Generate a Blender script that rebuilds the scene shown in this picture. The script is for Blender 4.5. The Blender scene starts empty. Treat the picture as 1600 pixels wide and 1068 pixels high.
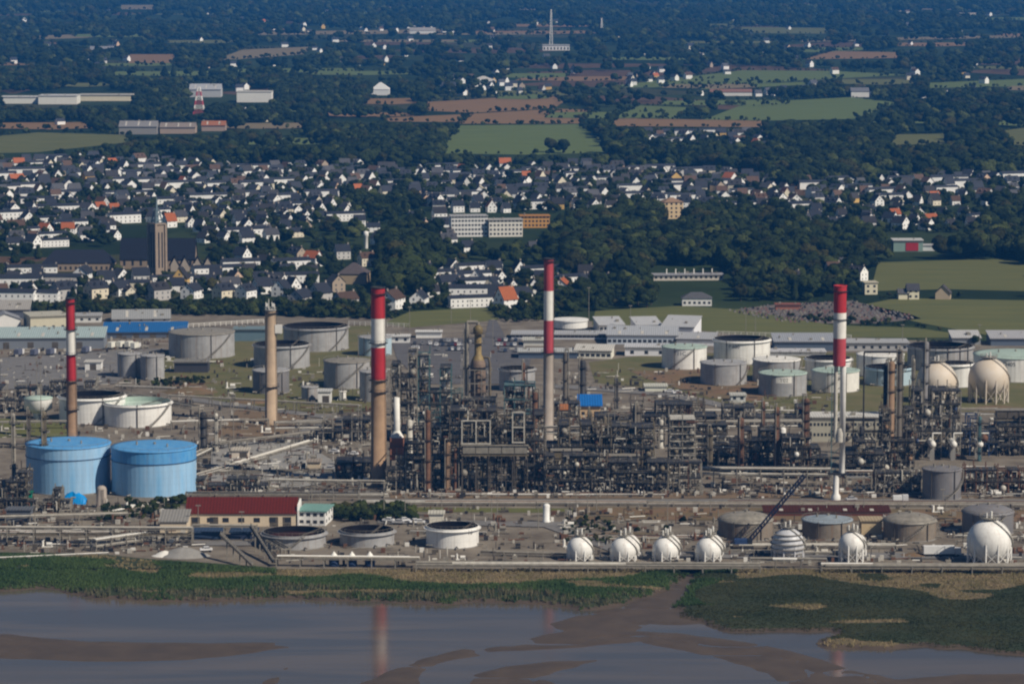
import bpy, math, random
import numpy as np
from mathutils import Vector, Matrix

SC = bpy.context.scene
COL = SC.collection
R = math.radians
# ---------------------------------------------------------------- camera, sky, sun, exposure
F, CX, CY, CH, TH = 5420.0, 800.0, 534.0, 211.0, R(6.95)
cam_d = bpy.data.cameras.new('camera'); cam = bpy.data.objects.new('camera', cam_d); COL.objects.link(cam)
cam.location = (0, 0, CH); cam.rotation_euler = (math.pi/2 - TH, 0, 0)
cam_d.sensor_fit = 'HORIZONTAL'; cam_d.sensor_width = 36; cam_d.lens = F*36/1600
cam_d.clip_start = 1; cam_d.clip_end = 60000
SC.camera = cam
SUN_AZ, SUN_EL = R(57), R(42)          # azimuth from the viewer's side towards the right
sun_dir = Vector((math.sin(SUN_AZ)*math.cos(SUN_EL), -math.cos(SUN_AZ)*math.cos(SUN_EL), math.sin(SUN_EL)))
W = bpy.data.worlds.new('World'); SC.world = W; W.use_nodes = True
nt = W.node_tree; bg = nt.nodes['Background']
sky = nt.nodes.new('ShaderNodeTexSky'); sky.sky_type = 'NISHITA'; sky.sun_disc = False
sky.sun_elevation = SUN_EL; sky.sun_rotation = math.pi - SUN_AZ; sky.altitude = 100
sky.air_density = 0.8; sky.dust_density = 0.3; sky.ozone_density = 2.0
nt.links.new(sky.outputs[0], bg.inputs[0]); bg.inputs[1].default_value = 0.05
sl = bpy.data.lights.new('sun', 'SUN'); so = bpy.data.objects.new('sun', sl); COL.objects.link(so)
sl.energy = 5.0; sl.angle = R(0.5); sl.color = (1.0, 0.90, 0.76)
so.rotation_euler = sun_dir.to_track_quat('Z', 'Y').to_euler(); so.location = (300, 600, 900)
vs = SC.view_settings; vs.view_transform = 'Standard'; vs.look = 'None'; vs.gamma = 1; vs.exposure = -0.12
SC.cycles.use_denoising = True; SC.cycles.filter_width = 2.2
SC.cycles.max_bounces = 6; SC.cycles.diffuse_bounces = 2; SC.cycles.glossy_bounces = 2
SC.cycles.volume_bounces = 0; SC.cycles.transparent_max_bounces = 4
SC.cycles.sample_clamp_indirect = 4

# ---------------------------------------------------------------- photograph geometry -> metres
CT, ST = math.cos(TH), math.sin(TH)
def G(px, py, z=0.0):
    x, y = (px-CX)/F, (CY-py)/F
    d = (x, CT + y*ST, -ST + y*CT); t = (z-CH)/d[2]
    return (t*d[0], t*d[1])
def YD(py, z=0.0): return G(CX, py, z)[1]
def HZ(py, Y):
    v = (CY-py)/F
    return CH + Y*(-ST+v*CT)/(CT+v*ST)
def DEP(Y, z=0.0): return Y*CT + (CH-z)*ST
def XW(px, Y, z=0.0): return (px-CX)/F*DEP(Y, z)
def ML(n, Y): return n/F*DEP(Y)
def PX(X, Y, z=0.0):
    d = Y*CT + (CH-z)*ST
    u = -Y*ST*-1*0 + (Y*ST + (z-CH)*CT)
    return (CX + F*X/d, CY - F*u/d)

# ---------------------------------------------------------------- materials
MATS = {}
def mat(name, col, rough=0.75, var=0.25, scale=0.6, col2=None, streak=0.0, metal=0.0, spec=0.3, objcol=False, grime=0.0, bump=0.0, zs=1.0, world=False, ms=None):
    if name in MATS: return MATS[name]
    m = bpy.data.materials.new(name); m.use_nodes = True; MATS[name] = m
    n = m.node_tree.nodes; l = m.node_tree.links; b = n['Principled BSDF']
    b.inputs['Roughness'].default_value = rough; b.inputs['Metallic'].default_value = metal
    b.inputs['Specular IOR Level'].default_value = spec
    tc = n.new('ShaderNodeTexCoord'); mp = n.new('ShaderNodeMapping'); mp.inputs['Scale'].default_value = ms or (1, 1, zs)
    if world:
        ge = n.new('ShaderNodeNewGeometry'); l.new(ge.outputs['Position'], mp.inputs[0])
    else: l.new(tc.outputs['Object'], mp.inputs[0])
    nz = n.new('ShaderNodeTexNoise'); nz.inputs['Scale'].default_value = scale; nz.inputs['Detail'].default_value = 5
    nz.inputs['Roughness'].default_value = 0.65
    l.new(mp.outputs[0], nz.inputs['Vector'])
    if objcol:
        oi = n.new('ShaderNodeObjectInfo'); base = oi.outputs['Color']
    else:
        rg = n.new('ShaderNodeRGB'); rg.outputs[0].default_value = (*col, 1); base = rg.outputs[0]
    mx = n.new('ShaderNodeMix'); mx.data_type = 'RGBA'; mx.blend_type = 'MIX'
    rp = n.new('ShaderNodeMapRange'); rp.inputs[1].default_value = 0.35; rp.inputs[2].default_value = 0.68
    l.new(nz.outputs[0], rp.inputs[0]); l.new(rp.outputs[0], mx.inputs[0])
    if col2 is None:
        hs = n.new('ShaderNodeHueSaturation'); hs.inputs['Value'].default_value = 1-var; l.new(base, hs.inputs['Color'])
        l.new(base, mx.inputs[6]); l.new(hs.outputs[0], mx.inputs[7])
    else:
        l.new(base, mx.inputs[6]); mx.inputs[7].default_value = (*col2, 1)
    out = mx.outputs[2]
    if streak > 0:
        m2 = n.new('ShaderNodeMapping'); m2.inputs['Scale'].default_value = (0.9, 0.9, 0.045); l.new(tc.outputs['Object'], m2.inputs[0])
        z2 = n.new('ShaderNodeTexNoise'); z2.inputs['Scale'].default_value = 1.0; z2.inputs['Detail'].default_value = 4
        l.new(m2.outputs[0], z2.inputs['Vector'])
        r2 = n.new('ShaderNodeMapRange'); r2.inputs[1].default_value = 0.5; r2.inputs[2].default_value = 0.75; r2.inputs[4].default_value = streak
        l.new(z2.outputs[0], r2.inputs[0])
        x2 = n.new('ShaderNodeMix'); x2.data_type = 'RGBA'; l.new(r2.outputs[0], x2.inputs[0]); l.new(out, x2.inputs[6])
        x2.inputs[7].default_value = (0.20, 0.13, 0.085, 1); out = x2.outputs[2]
        # plate courses: thin horizontal weld lines
        sx = n.new('ShaderNodeSeparateXYZ'); l.new(tc.outputs['Object'], sx.inputs[0])
        fm = n.new('ShaderNodeMath'); fm.operation = 'PINGPONG'; fm.inputs[1].default_value = 1.2; l.new(sx.outputs[2], fm.inputs[0])
        r3 = n.new('ShaderNodeMapRange'); r3.inputs[1].default_value = 0.0; r3.inputs[2].default_value = 0.09; r3.inputs[3].default_value = 0.22; r3.inputs[4].default_value = 0
        l.new(fm.outputs[0], r3.inputs[0])
        x3 = n.new('ShaderNodeMix'); x3.data_type = 'RGBA'; l.new(r3.outputs[0], x3.inputs[0]); l.new(out, x3.inputs[6])
        x3.inputs[7].default_value = (0.16, 0.15, 0.14, 1); out = x3.outputs[2]
    if bump > 0:
        bp = n.new('ShaderNodeBump'); bp.inputs['Strength'].default_value = bump; bp.inputs['Distance'].default_value = 0.3
        l.new(nz.outputs[0], bp.inputs['Height']); l.new(bp.outputs[0], b.inputs['Normal'])
    l.new(out, b.inputs['Base Color'])
    return m

def foliage(name, c1, c2, scale=0.35):
    if name in MATS: return MATS[name]
    m = bpy.data.materials.new(name); m.use_nodes = True; MATS[name] = m
    n = m.node_tree.nodes; l = m.node_tree.links; b = n['Principled BSDF']
    b.inputs['Roughness'].default_value = 0.95; b.inputs['Specular IOR Level'].default_value = 0.05
    oi = n.new('ShaderNodeObjectInfo'); ge = n.new('ShaderNodeNewGeometry')
    nz = n.new('ShaderNodeTexNoise'); nz.inputs['Scale'].default_value = scale; nz.inputs['Detail'].default_value = 3
    l.new(ge.outputs['Position'], nz.inputs['Vector'])
    ad = n.new('ShaderNodeMath'); ad.operation = 'MULTIPLY_ADD'; ad.inputs[1].default_value = 1.0; l.new(oi.outputs['Random'], ad.inputs[0]); l.new(nz.outputs[0], ad.inputs[2])
    rp = n.new('ShaderNodeMapRange'); rp.inputs[1].default_value = 0.35; rp.inputs[2].default_value = 1.5
    l.new(ad.outputs[0], rp.inputs[0])
    mx = n.new('ShaderNodeMix'); mx.data_type = 'RGBA'; l.new(rp.outputs[0], mx.inputs[0])
    mx.inputs[6].default_value = (*c1, 1); mx.inputs[7].default_value = (*c2, 1)
    l.new(mx.outputs[2], b.inputs['Base Color'])
    return m

M_GREY = mat('grey_tank_paint', (0.41, 0.41, 0.41), 0.55, 0.28, 0.22, streak=0.5)
M_WHITE = mat('white_tank_paint', (0.88, 0.87, 0.83), 0.5, 0.16, 0.2, streak=0.32)
M_BLUE = mat('blue_tank_paint', (0.20, 0.44, 0.70), 0.5, 0.2, 0.2, col2=(0.36, 0.56, 0.76), streak=0.22, zs=0.12)
M_BLUE2 = mat('deep_blue_tank_paint', (0.07, 0.29, 0.62), 0.5, 0.35, 0.5, col2=(0.14, 0.38, 0.66), streak=0.2, zs=0.3)
M_RUSTY = mat('rusty_tank_paint', (0.26, 0.22, 0.175), 0.8, 0.35, 0.3, streak=0.9)
M_PURP = mat('dull_violet_grey_paint', (0.21, 0.205, 0.212), 0.6, 0.25, 0.2, streak=0.4)
M_PALEB = mat('pale_blue_tank_paint', (0.45, 0.58, 0.65), 0.5, 0.15, 0.2, streak=0.15)
M_GREEN = mat('pale_green_roof_paint', (0.42, 0.53, 0.46), 0.6, 0.2, 0.2)
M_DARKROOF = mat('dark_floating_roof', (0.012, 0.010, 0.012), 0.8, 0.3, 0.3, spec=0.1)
M_REDROOF = mat('oxide_floating_roof', (0.035, 0.012, 0.011), 0.8, 0.3, 0.3, spec=0.1)
M_STEEL = mat('weathered_steel', (0.115, 0.098, 0.078), 0.6, 0.4, 0.5)
M_STEEL2 = mat('galvanised_steel', (0.30, 0.275, 0.23), 0.55, 0.4, 0.5)
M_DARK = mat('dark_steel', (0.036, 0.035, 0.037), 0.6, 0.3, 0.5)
M_RUST = mat('rusted_steel', (0.17, 0.085, 0.05), 0.8, 0.45, 0.5)
M_BROWN = mat('brown_column_paint', (0.30, 0.19, 0.115), 0.7, 0.35, 0.3, streak=0.35)
M_GOLD = mat('ochre_lagging', (0.33, 0.24, 0.10), 0.6, 0.45, 0.8)
M_PALE = mat('pale_lagging', (0.60, 0.57, 0.50), 0.55, 0.35, 0.5)
M_OFFW = mat('off_white_paint', (0.82, 0.80, 0.74), 0.6, 0.15, 0.4)
M_OLIVE = mat('olive_grey_steel', (0.20, 0.165, 0.11), 0.7, 0.5, 0.7)
M_TEAL = mat('teal_steel_paint', (0.08, 0.16, 0.17), 0.6, 0.3, 0.6)
M_NAVY = mat('navy_paint', (0.03, 0.06, 0.15), 0.5, 0.3, 0.5)
M_REDP = mat('red_signal_paint', (0.45, 0.028, 0.035), 0.55, 0.2, 0.25)
M_REDP2 = mat('faded_red_paint', (0.47, 0.07, 0.085), 0.6, 0.2, 0.25)
M_CONC = mat('brown_stained_concrete', (0.38, 0.25, 0.155), 0.85, 0.3, 0.18)
M_TAN = mat('tan_chimney_concrete', (0.46, 0.345, 0.24), 0.85, 0.25, 0.18)
M_CONC2 = mat('pale_concrete', (0.40, 0.345, 0.295), 0.85, 0.25, 0.18)
M_GCONC = mat('grey_concrete', (0.30, 0.29, 0.27), 0.9, 0.25, 0.3)
M_WALL = mat('house_wall_render', (0.8, 0.8, 0.8), 0.85, 0.08, 0.5, objcol=True)
M_ROOF = mat('house_roof_cover', (0.06, 0.06, 0.07), 0.8, 0.25, 1.2, objcol=True, spec=0.05)
def ribbed(m, pitch=1.1):
    n = m.node_tree.nodes; l = m.node_tree.links; b = n['Principled BSDF']; src = b.inputs['Base Color'].links[0].from_socket
    tc = n.new('ShaderNodeTexCoord'); wv = n.new('ShaderNodeTexWave'); wv.wave_type = 'BANDS'; wv.bands_direction = 'X'; wv.inputs['Scale'].default_value = 0.314/pitch; wv.inputs['Distortion'].default_value = 0.4
    l.new(tc.outputs['Object'], wv.inputs['Vector']); hs = n.new('ShaderNodeHueSaturation'); mr = n.new('ShaderNodeMapRange'); mr.inputs[3].default_value = 0.72; mr.inputs[4].default_value = 1.06
    l.new(wv.outputs['Fac'], mr.inputs[0]); l.new(mr.outputs[0], hs.inputs['Value']); l.new(src, hs.inputs['Color']); l.new(hs.outputs[0], b.inputs['Base Color'])
ribbed(M_ROOF)
M_PAINT = mat('coloured_paint', (0.5, 0.5, 0.5), 0.5, 0.12, 0.5, objcol=True)
M_GLASS = mat('dark_window_glass', (0.03, 0.035, 0.045), 0.12, 0.1, 1.0, spec=0.5)
M_TYRE = mat('black_rubber', (0.02, 0.02, 0.02), 0.9, 0.2, 1.0)
M_BARK = mat('brown_bark', (0.09, 0.065, 0.045), 0.95, 0.4, 2.0)
M_BRICK = mat('red_brick', (0.42, 0.18, 0.11), 0.9, 0.3, 1.5)
M_EARTH = mat('bare_brown_earth', (0.19, 0.115, 0.068), 1.0, 0.4, 0.08, col2=(0.12, 0.10, 0.05), world=True)
F_LEAF = foliage('broadleaf_foliage', (0.006, 0.011, 0.005), (0.034, 0.046, 0.013))
F_PALE = foliage('pale_foliage', (0.025, 0.036, 0.011), (0.075, 0.088, 0.026))

# ---------------------------------------------------------------- mesh builder
class MB:
    def __init__(s): s.v = []; s.f = []; s.m = []; s.s = []; s.k = 0
    def add(s, v, f, smooth=False):
        o = len(s.v); s.v += [tuple(p) for p in v]; s.f += [tuple(i+o for i in q) for q in f]
        s.m += [s.k]*len(f); s.s += [smooth]*len(f); return s
    def box(s, x0, x1, y0, y1, z0, z1):
        return s.add([(x0,y0,z0),(x1,y0,z0),(x1,y1,z0),(x0,y1,z0),(x0,y0,z1),(x1,y0,z1),(x1,y1,z1),(x0,y1,z1)],
                     [(0,3,2,1),(4,5,6,7),(0,1,5,4),(1,2,6,5),(2,3,7,6),(3,0,4,7)])
    def bar(s, p, q, w, h=None):
        p, q = Vector(p), Vector(q); d = (q-p)
        if d.length < 1e-4: return s
        d.normalize(); h = h or w
        a = d.cross(Vector((0,0,1)));
        if a.length < 0.01: a = Vector((1,0,0))
        a.normalize(); b = a.cross(d); a = a*w/2; b = b*h/2
        return s.add([p-a-b,p+a-b,p+a+b,p-a+b,q-a-b,q+a-b,q+a+b,q-a+b],
                     [(0,3,2,1),(4,5,6,7),(0,1,5,4),(1,2,6,5),(2,3,7,6),(3,0,4,7)])
    def tube(s, p, q, r, n=6, r2=None, cap=True):
        p, q = Vector(p), Vector(q); d = (q-p)
        if d.length < 1e-4: return s
        d.normalize(); r2 = r if r2 is None else r2
        a = d.cross(Vector((0,0,1)))
        if a.length < 0.01: a = Vector((1,0,0))
        a.normalize(); b = d.cross(a)
        c = [(math.cos(2*math.pi*i/n), math.sin(2*math.pi*i/n)) for i in range(n)]
        v = [p+a*x*r+b*y*r for x, y in c] + [q+a*x*r2+b*y*r2 for x, y in c]
        s.add(v, [(i, (i+1)%n, n+(i+1)%n, n+i) for i in range(n)], True)
        if cap:
            s.add(v[n:], [tuple(range(n))]); s.add(v[:n], [tuple(range(n-1,-1,-1))])
        return s
    def pipe(s, pts, r, n=6):
        for i in range(len(pts)-1): s.tube(pts[i], pts[i+1], r, n)
        return s
    def lathe(s, prof, n=24, x=0, y=0, smooth=True, close=True, a0=0.0, a1=2*math.pi):
        v = []; f = []; full = abs(a1-a0-2*math.pi) < 1e-6; nn = n if full else n+1
        for r, z in prof:
            for i in range(nn):
                a = a0+(a1-a0)*i/n; v.append((x+r*math.cos(a), y+r*math.sin(a), z))
        for k in range(len(prof)-1):
            for i in range(n):
                j = (i+1) % nn
                f.append((k*nn+i, k*nn+j, (k+1)*nn+j, (k+1)*nn+i))
        return s.add(v, f, smooth)
    def disc(s, r, z, n=24, x=0, y=0):
        return s.add([(x+r*math.cos(2*math.pi*i/n), y+r*math.sin(2*math.pi*i/n), z) for i in range(n)], [tuple(range(n))])
    def cyl(s, x, y, z0, z1, r, r2=None, n=16, cap=True):
        r2 = r if r2 is None else r2
        s.lathe([(r, z0), (r2, z1)], n, x, y)
        if cap: s.disc(r2, z1, n, x, y)
        return s
    def sphere(s, c, r, nu=24, nv=12, sz=1.0):
        v = []; f = []
        for j in range(nv+1):
            t = math.pi*j/nv
            for i in range(nu):
                p = 2*math.pi*i/nu
                v.append((c[0]+r*math.sin(t)*math.cos(p), c[1]+r*math.sin(t)*math.sin(p), c[2]-r*sz*math.cos(t)))
        for j in range(nv):
            for i in range(nu):
                k = (i+1) % nu
                f.append((j*nu+i, j*nu+k, (j+1)*nu+k, (j+1)*nu+i))
        return s.add(v, f, True)
    def mesh(s, name, mats):
        me = bpy.data.meshes.new(name); me.from_pydata(s.v, [], s.f)
        if not isinstance(mats, (list, tuple)): mats = [mats]
        for m in mats: me.materials.append(m)
        me.polygons.foreach_set('use_smooth', s.s)
        if len(mats) > 1: me.polygons.foreach_set('material_index', s.m)
        me.update(); return me
    def build(s, name, mats, parent=None, loc=(0,0,0), rz=0.0, kind=None, color=None):
        return obj(name, s.mesh(name, mats), parent, loc, rz, kind, color)

def obj(name, me, parent=None, loc=(0,0,0), rz=0.0, kind=None, color=None, scale=None):
    o = bpy.data.objects.new(name, me); COL.objects.link(o)
    o.location = loc
    if rz: o.rotation_euler = (0, 0, rz)
    if scale is not None: o.scale = scale
    if parent is not None: o.parent = parent
    if kind: o['kind'] = kind
    if color is not None: o.color = (*color, 1)
    return o
def tag(o, label, cat, group=None, kind=None):
    o['label'] = label; o['category'] = cat
    if group: o['group'] = group
    if kind: o['kind'] = kind
    return o
def thing(name, label, cat, loc, rz=0.0, group=None):
    e = bpy.data.objects.new(name, None); COL.objects.link(e); e.location = loc; e.empty_display_size = 1
    if rz: e.rotation_euler = (0, 0, rz)
    return tag(e, label, cat, group)
def structure(name, me_or_mb, m=None, z=0.0):
    me = me_or_mb.mesh(name, m) if isinstance(me_or_mb, MB) else me_or_mb
    o = obj(name, me, None, (0,0,z)); o['kind'] = 'structure'; return o
def sheet(name, pts, m, z):           # flat sheet from photograph-derived ground points
    v = [(*G(px, py), z) for px, py in pts]
    return structure(name, MB().add(v, [tuple(range(len(v)))]), m)
def sheet_w(name, pts, m, z):
    return structure(name, MB().add([(x, y, z) for x, y in pts], [tuple(range(len(pts)))]), m)

def vnoise(X, Y, s, seed=0):
    rs = np.random.RandomState(seed); T = rs.rand(256, 256)
    x = X/s; y = Y/s; i = np.floor(x).astype(int); j = np.floor(y).astype(int); fx = x-i; fy = y-j
    fx = fx*fx*(3-2*fx); fy = fy*fy*(3-2*fy)
    a = T[i % 256, j % 256]; b = T[(i+1) % 256, j % 256]; c = T[i % 256, (j+1) % 256]; d = T[(i+1) % 256, (j+1) % 256]
    return (a*(1-fx)+b*fx)*(1-fy)+(c*(1-fx)+d*fx)*fy
def inpoly(X, Y, poly):
    r = np.zeros(X.shape, bool); n = len(poly)
    for k in range(n):
        x0, y0 = poly[k]; x1, y1 = poly[(k+1) % n]
        c = ((y0 > Y) != (y1 > Y))
        with np.errstate(divide='ignore', invalid='ignore'):
            r ^= c & (X < (x1-x0)*(Y-y0)/((y1-y0) if y1 != y0 else 1e-9)+x0)
    return r
def sdist(X, Y, poly):
    d = np.full(X.shape, 1e9); n = len(poly)
    for k in range(n):
        x0, y0 = poly[k]; x1, y1 = poly[(k+1) % n]; dx, dy = x1-x0, y1-y0; L = dx*dx+dy*dy+1e-9
        t = np.clip(((X-x0)*dx+(Y-y0)*dy)/L, 0, 1)
        d = np.minimum(d, np.hypot(X-x0-t*dx, Y-y0-t*dy))
    return np.where(inpoly(X, Y, poly), d, -d)
def npmesh(name, V, T, mats, smooth=False, midx=None):
    me = bpy.data.meshes.new(name); V = np.asarray(V, np.float32); T = np.asarray(T, np.int32)
    me.vertices.add(len(V)); me.vertices.foreach_set('co', V.ravel())
    k = T.shape[1]; me.loops.add(T.size); me.loops.foreach_set('vertex_index', T.ravel())
    me.polygons.add(len(T)); me.polygons.foreach_set('loop_start', np.arange(0, T.size, k, dtype=np.int32))
    for m in (mats if isinstance(mats, (list, tuple)) else [mats]): me.materials.append(m)
    if midx is not None: me.polygons.foreach_set('material_index', np.asarray(midx, np.int32))
    me.polygons.foreach_set('use_smooth', np.full(len(T), smooth))
    me.update(calc_edges=True); return me

# ---------------------------------------------------------------- ground, river, bank
def ground_mat():
    m = bpy.data.materials.new('bocage_meadow'); m.use_nodes = True; n = m.node_tree.nodes; l = m.node_tree.links; b = n['Principled BSDF']
    b.inputs['Roughness'].default_value = 1; b.inputs['Specular IOR Level'].default_value = 0.05
    ge = n.new('ShaderNodeNewGeometry')
    vo = n.new('ShaderNodeTexVoronoi'); vo.inputs['Scale'].default_value = 0.0055; l.new(ge.outputs['Position'], vo.inputs['Vector'])
    cr = n.new('ShaderNodeValToRGB'); sp = n.new('ShaderNodeSeparateColor'); l.new(vo.outputs['Color'], sp.inputs[0]); l.new(sp.outputs[0], cr.inputs[0])
    e = cr.color_ramp; e.interpolation = 'CONSTANT'; e.elements[0].color = (0.018, 0.03, 0.011, 1); e.elements[1].position = 0.3; e.elements[1].color = (0.035, 0.05, 0.018, 1)
    for p, c in ((0.55, (0.025, 0.04, 0.013)), (0.72, (0.055, 0.058, 0.026)), (0.82, (0.11, 0.07, 0.045)), (0.88, (0.03, 0.045, 0.014))):
        x = e.elements.new(p); x.color = (*c, 1)
    nz = n.new('ShaderNodeTexNoise'); nz.inputs['Scale'].default_value = 0.03; nz.inputs['Detail'].default_value = 6; l.new(ge.outputs['Position'], nz.inputs['Vector'])
    mr = n.new('ShaderNodeMapRange'); mr.inputs[3].default_value = 0.55; mr.inputs[4].default_value = 1.25; l.new(nz.outputs[0], mr.inputs[0])
    hs = n.new('ShaderNodeHueSaturation'); l.new(cr.outputs[0], hs.inputs['Color']); l.new(mr.outputs[0], hs.inputs['Value'])
    l.new(hs.outputs[0], b.inputs['Base Color']); return m
Y_EDGE = 1117.0
_rows = [Y_EDGE, 1300, 1700, 2500, 4000, 7000, 12000, 25000, 45000]
_g = MB()
for a_, b_ in zip(_rows[:-1], _rows[1:]):
    _g.add([(-20000, a_, 0), (20000, a_, 0), (20000, b_, 0), (-20000, b_, 0)], [(0, 1, 2, 3)])
structure('ground', _g, ground_mat())

def water_mat():
    m = bpy.data.materials.new('silty_river_water'); m.use_nodes = True; n = m.node_tree.nodes; l = m.node_tree.links; b = n['Principled BSDF']
    b.inputs['Base Color'].default_value = (0.088, 0.074, 0.062, 1); b.inputs['Roughness'].default_value = 0.10; b.inputs['IOR'].default_value = 1.33
    g2 = n.new('ShaderNodeNewGeometry'); m2 = n.new('ShaderNodeMapping'); m2.inputs['Scale'].default_value = (0.012, 0.07, 1); l.new(g2.outputs['Position'], m2.inputs[0])
    z2 = n.new('ShaderNodeTexNoise'); z2.inputs['Scale'].default_value = 1.0; z2.inputs['Detail'].default_value = 6; z2.inputs['Distortion'].default_value = 0.6; l.new(m2.outputs[0], z2.inputs['Vector'])
    r2 = n.new('ShaderNodeMapRange'); r2.inputs[1].default_value = 0.38; r2.inputs[2].default_value = 0.64; l.new(z2.outputs[0], r2.inputs[0])
    x2 = n.new('ShaderNodeMix'); x2.data_type = 'RGBA'; l.new(r2.outputs[0], x2.inputs[0]); x2.inputs[6].default_value = (0.075, 0.066, 0.058, 1); x2.inputs[7].default_value = (0.12, 0.094, 0.07, 1); l.new(x2.outputs[2], b.inputs['Base Color'])
    ge = n.new('ShaderNodeNewGeometry'); mp = n.new('ShaderNodeMapping'); mp.inputs['Scale'].default_value = (0.25, 0.6, 1); l.new(ge.outputs['Position'], mp.inputs[0])
    nz = n.new('ShaderNodeTexNoise'); nz.inputs['Scale'].default_value = 1.0; nz.inputs['Detail'].default_value = 3; l.new(mp.outputs[0], nz.inputs['Vector'])
    bp = n.new('ShaderNodeBump'); bp.inputs['Strength'].default_value = 0.09; bp.inputs['Distance'].default_value = 0.06
    l.new(nz.outputs[0], bp.inputs['Height']); l.new(bp.outputs[0], b.inputs['Normal']); return m
WZ = -1.6
structure('river_water', MB().add([(-6000, -3000, WZ), (6000, -3000, WZ), (6000, 1140, WZ), (-6000, 1140, WZ)], [(0, 1, 2, 3)]), water_mat())
structure('river_bed', MB().add([(-6000, -3000, -4), (6000, -3000, -4), (6000, 1140, -4), (-6000, 1140, -4)], [(0, 1, 2, 3)]), M_EARTH)

def poly_w(pts, z=-1.2): return [G(px, py, z) for px, py in pts]
BANK_L = poly_w([(-700,840),(-700,915),(-200,914),(0,920),(60,917),(95,919),(105,924),(150,932),(230,936),(340,937),(420,932),(520,935),(600,938),(700,942),(740,937),(780,938),(860,942),(905,951),(935,950),(960,945),(1000,933),(1040,921),(1062,908),(1077,893),(1078,840)])
BANK_R = poly_w([(1096,840),(1092,893),(1083,906),(1066,925),(1057,945),(1066,961),(1095,969),(1130,983),(1200,985),(1300,983),(1306,990),(1277,1003),(1290,1011),(1380,1012),(1450,1008),(1530,1014),(1600,1022),(1900,1030),(2400,1030),(2400,840)])
gx = np.arange(-420, 420.1, 1.5); gy = np.arange(880, Y_EDGE+0.1, 1.0); gy[-1] = Y_EDGE
BX, BY = np.meshgrid(gx, gy)
dL = np.maximum(sdist(BX, BY, BANK_L), sdist(BX, BY, BANK_R))
dL = dL + (vnoise(BX, BY, 6, 3)-0.5)*3
land = np.where(dL > 0, WZ + 0.1 + 1.25*np.clip(dL/4, 0, 1) + 0.28*np.clip((dL-4)/14, 0, 1), WZ + 0.1 + dL*0.12)
MUDS = [([(1076,888),(1093,888),(1082,908),(1064,928),(1056,946),(1064,963),(1100,972),(1060,976),(1012,973),(992,985),(1005,1000),(930,1008),(850,1014),(760,1022),(700,1032),(655,1048),(648,1075),(550,1075),(606,1050),(650,1032),(720,1015),(800,1002),(880,985),(852,974),(905,962),(960,950),(1000,935),(1040,923),(1062,910)], 0.22),
        ([(992,985),(1060,988),(1130,998),(1200,1008),(1260,1022),(1310,1040),(1400,1060),(1470,1080),(1240,1080),(1200,1050),(1130,1030),(1060,1015),(1005,1003)], 0.2), ([(735,1080),(742,1054),(790,1041),(860,1033),(930,1031),(880,1045),(838,1057),(900,1080)], 0.14),
        ([(-300,985),(0,990),(120,1000),(300,1004),(430,1003),(480,1009),(400,1018),(300,1030),(150,1033),(0,1028),(-300,1025)], 0.13), ([(1380,1062),(1500,1052),(1900,1046),(1900,1080),(1380,1080)], 0.12), ([(400,1075),(430,1055),(445,1040),(452,1042),(440,1058),(425,1075)], 0.04)]
mud = np.full(BX.shape, WZ-0.5)
for pl, hh in MUDS:
    sd = sdist(BX, BY, poly_w(pl, WZ)); mud = np.maximum(mud, WZ+np.clip(sd*0.07, -0.5, hh))
_ch = vnoise(BX*0.55+6*vnoise(BX, BY, 9, 61), BY*0.9, 13, 62); mud -= np.where(BX > -70, 0.26, 0.02)*np.exp(-((_ch-0.5)/0.035)**2)
mud += (vnoise(BX, BY, 5, 5)-0.5)*0.10+(vnoise(BX*0.35, BY, 11, 6)-0.5)*0.14
Hh = np.maximum(land, np.minimum(mud, WZ+0.5)); Hh = np.where((dL > 3), land, Hh)
Hh[-1, :] = np.where(dL[-1, :] > 2, 0.0, Hh[-1, :])
ny, nx = BX.shape
idx = np.arange(nx*ny).reshape(ny, nx)
Q = np.stack([idx[:-1, :-1].ravel(), idx[:-1, 1:].ravel(), idx[1:, 1:].ravel(), idx[1:, :-1].ravel()], 1)
qd = ((dL[:-1, :-1]+dL[1:, 1:])/2).ravel()
def f_dry(px, py, X, Y):
    bot = np.interp(px, [-100, 0, 150, 240, 330, 430, 560, 640, 760, 900, 1010, 1060], [866, 869, 885, 897, 903, 899, 897, 910, 912, 907, 896, 890])+9*(vnoise(X*0.5, Y, 8, 29)-0.5)
    left = (px < 1082) & (py < bot) & ((px > 150) | (vnoise(X, Y, 12, 9) > 0.45)) & ((px > 430) | (vnoise(X*0.5, Y, 9, 19) > 0.42))
    right = (px > 1150) & (py < np.interp(px, [1150, 1250, 1330, 1500, 1560, 1640], [897, 901, 919, 932, 924, 907])+22*(vnoise(X*0.5, Y, 12, 23)-0.55)) & (vnoise(X*0.6, Y, 10, 8) > 0.2)
    return left | right | ((vnoise(X*0.35, Y, 8, 12) > 0.86) & (px < 1420))
_px = CX+F*BX/(BY*CT+CH*ST); _py = CY-F*(BY*ST-CH*CT)/(BY*CT+CH*ST)
dz = f_dry(_px, _py, BX, BY)[:-1, :-1].ravel()
M_MUD = mat('wet_estuary_mud', (0.10, 0.075, 0.055), 0.5, 0.4, 0.10, col2=(0.072, 0.056, 0.044), world=True, spec=0.1)
M_BANK = mat('bank_soil_and_turf', (0.022, 0.036, 0.014), 1.0, 0.4, 0.06, col2=(0.038, 0.044, 0.02), world=True)
structure('river_bank', npmesh('river_bank', np.stack([BX.ravel(), BY.ravel(), Hh.ravel()], 1), Q, [M_MUD, M_BANK, mat('straw_litter', (0.17, 0.125, 0.07), 1.0, 0.35, 0.12, col2=(0.10, 0.085, 0.042), world=True)], True, np.where(qd > 2.0, np.where(dz, 2, 1), 0)))
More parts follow.
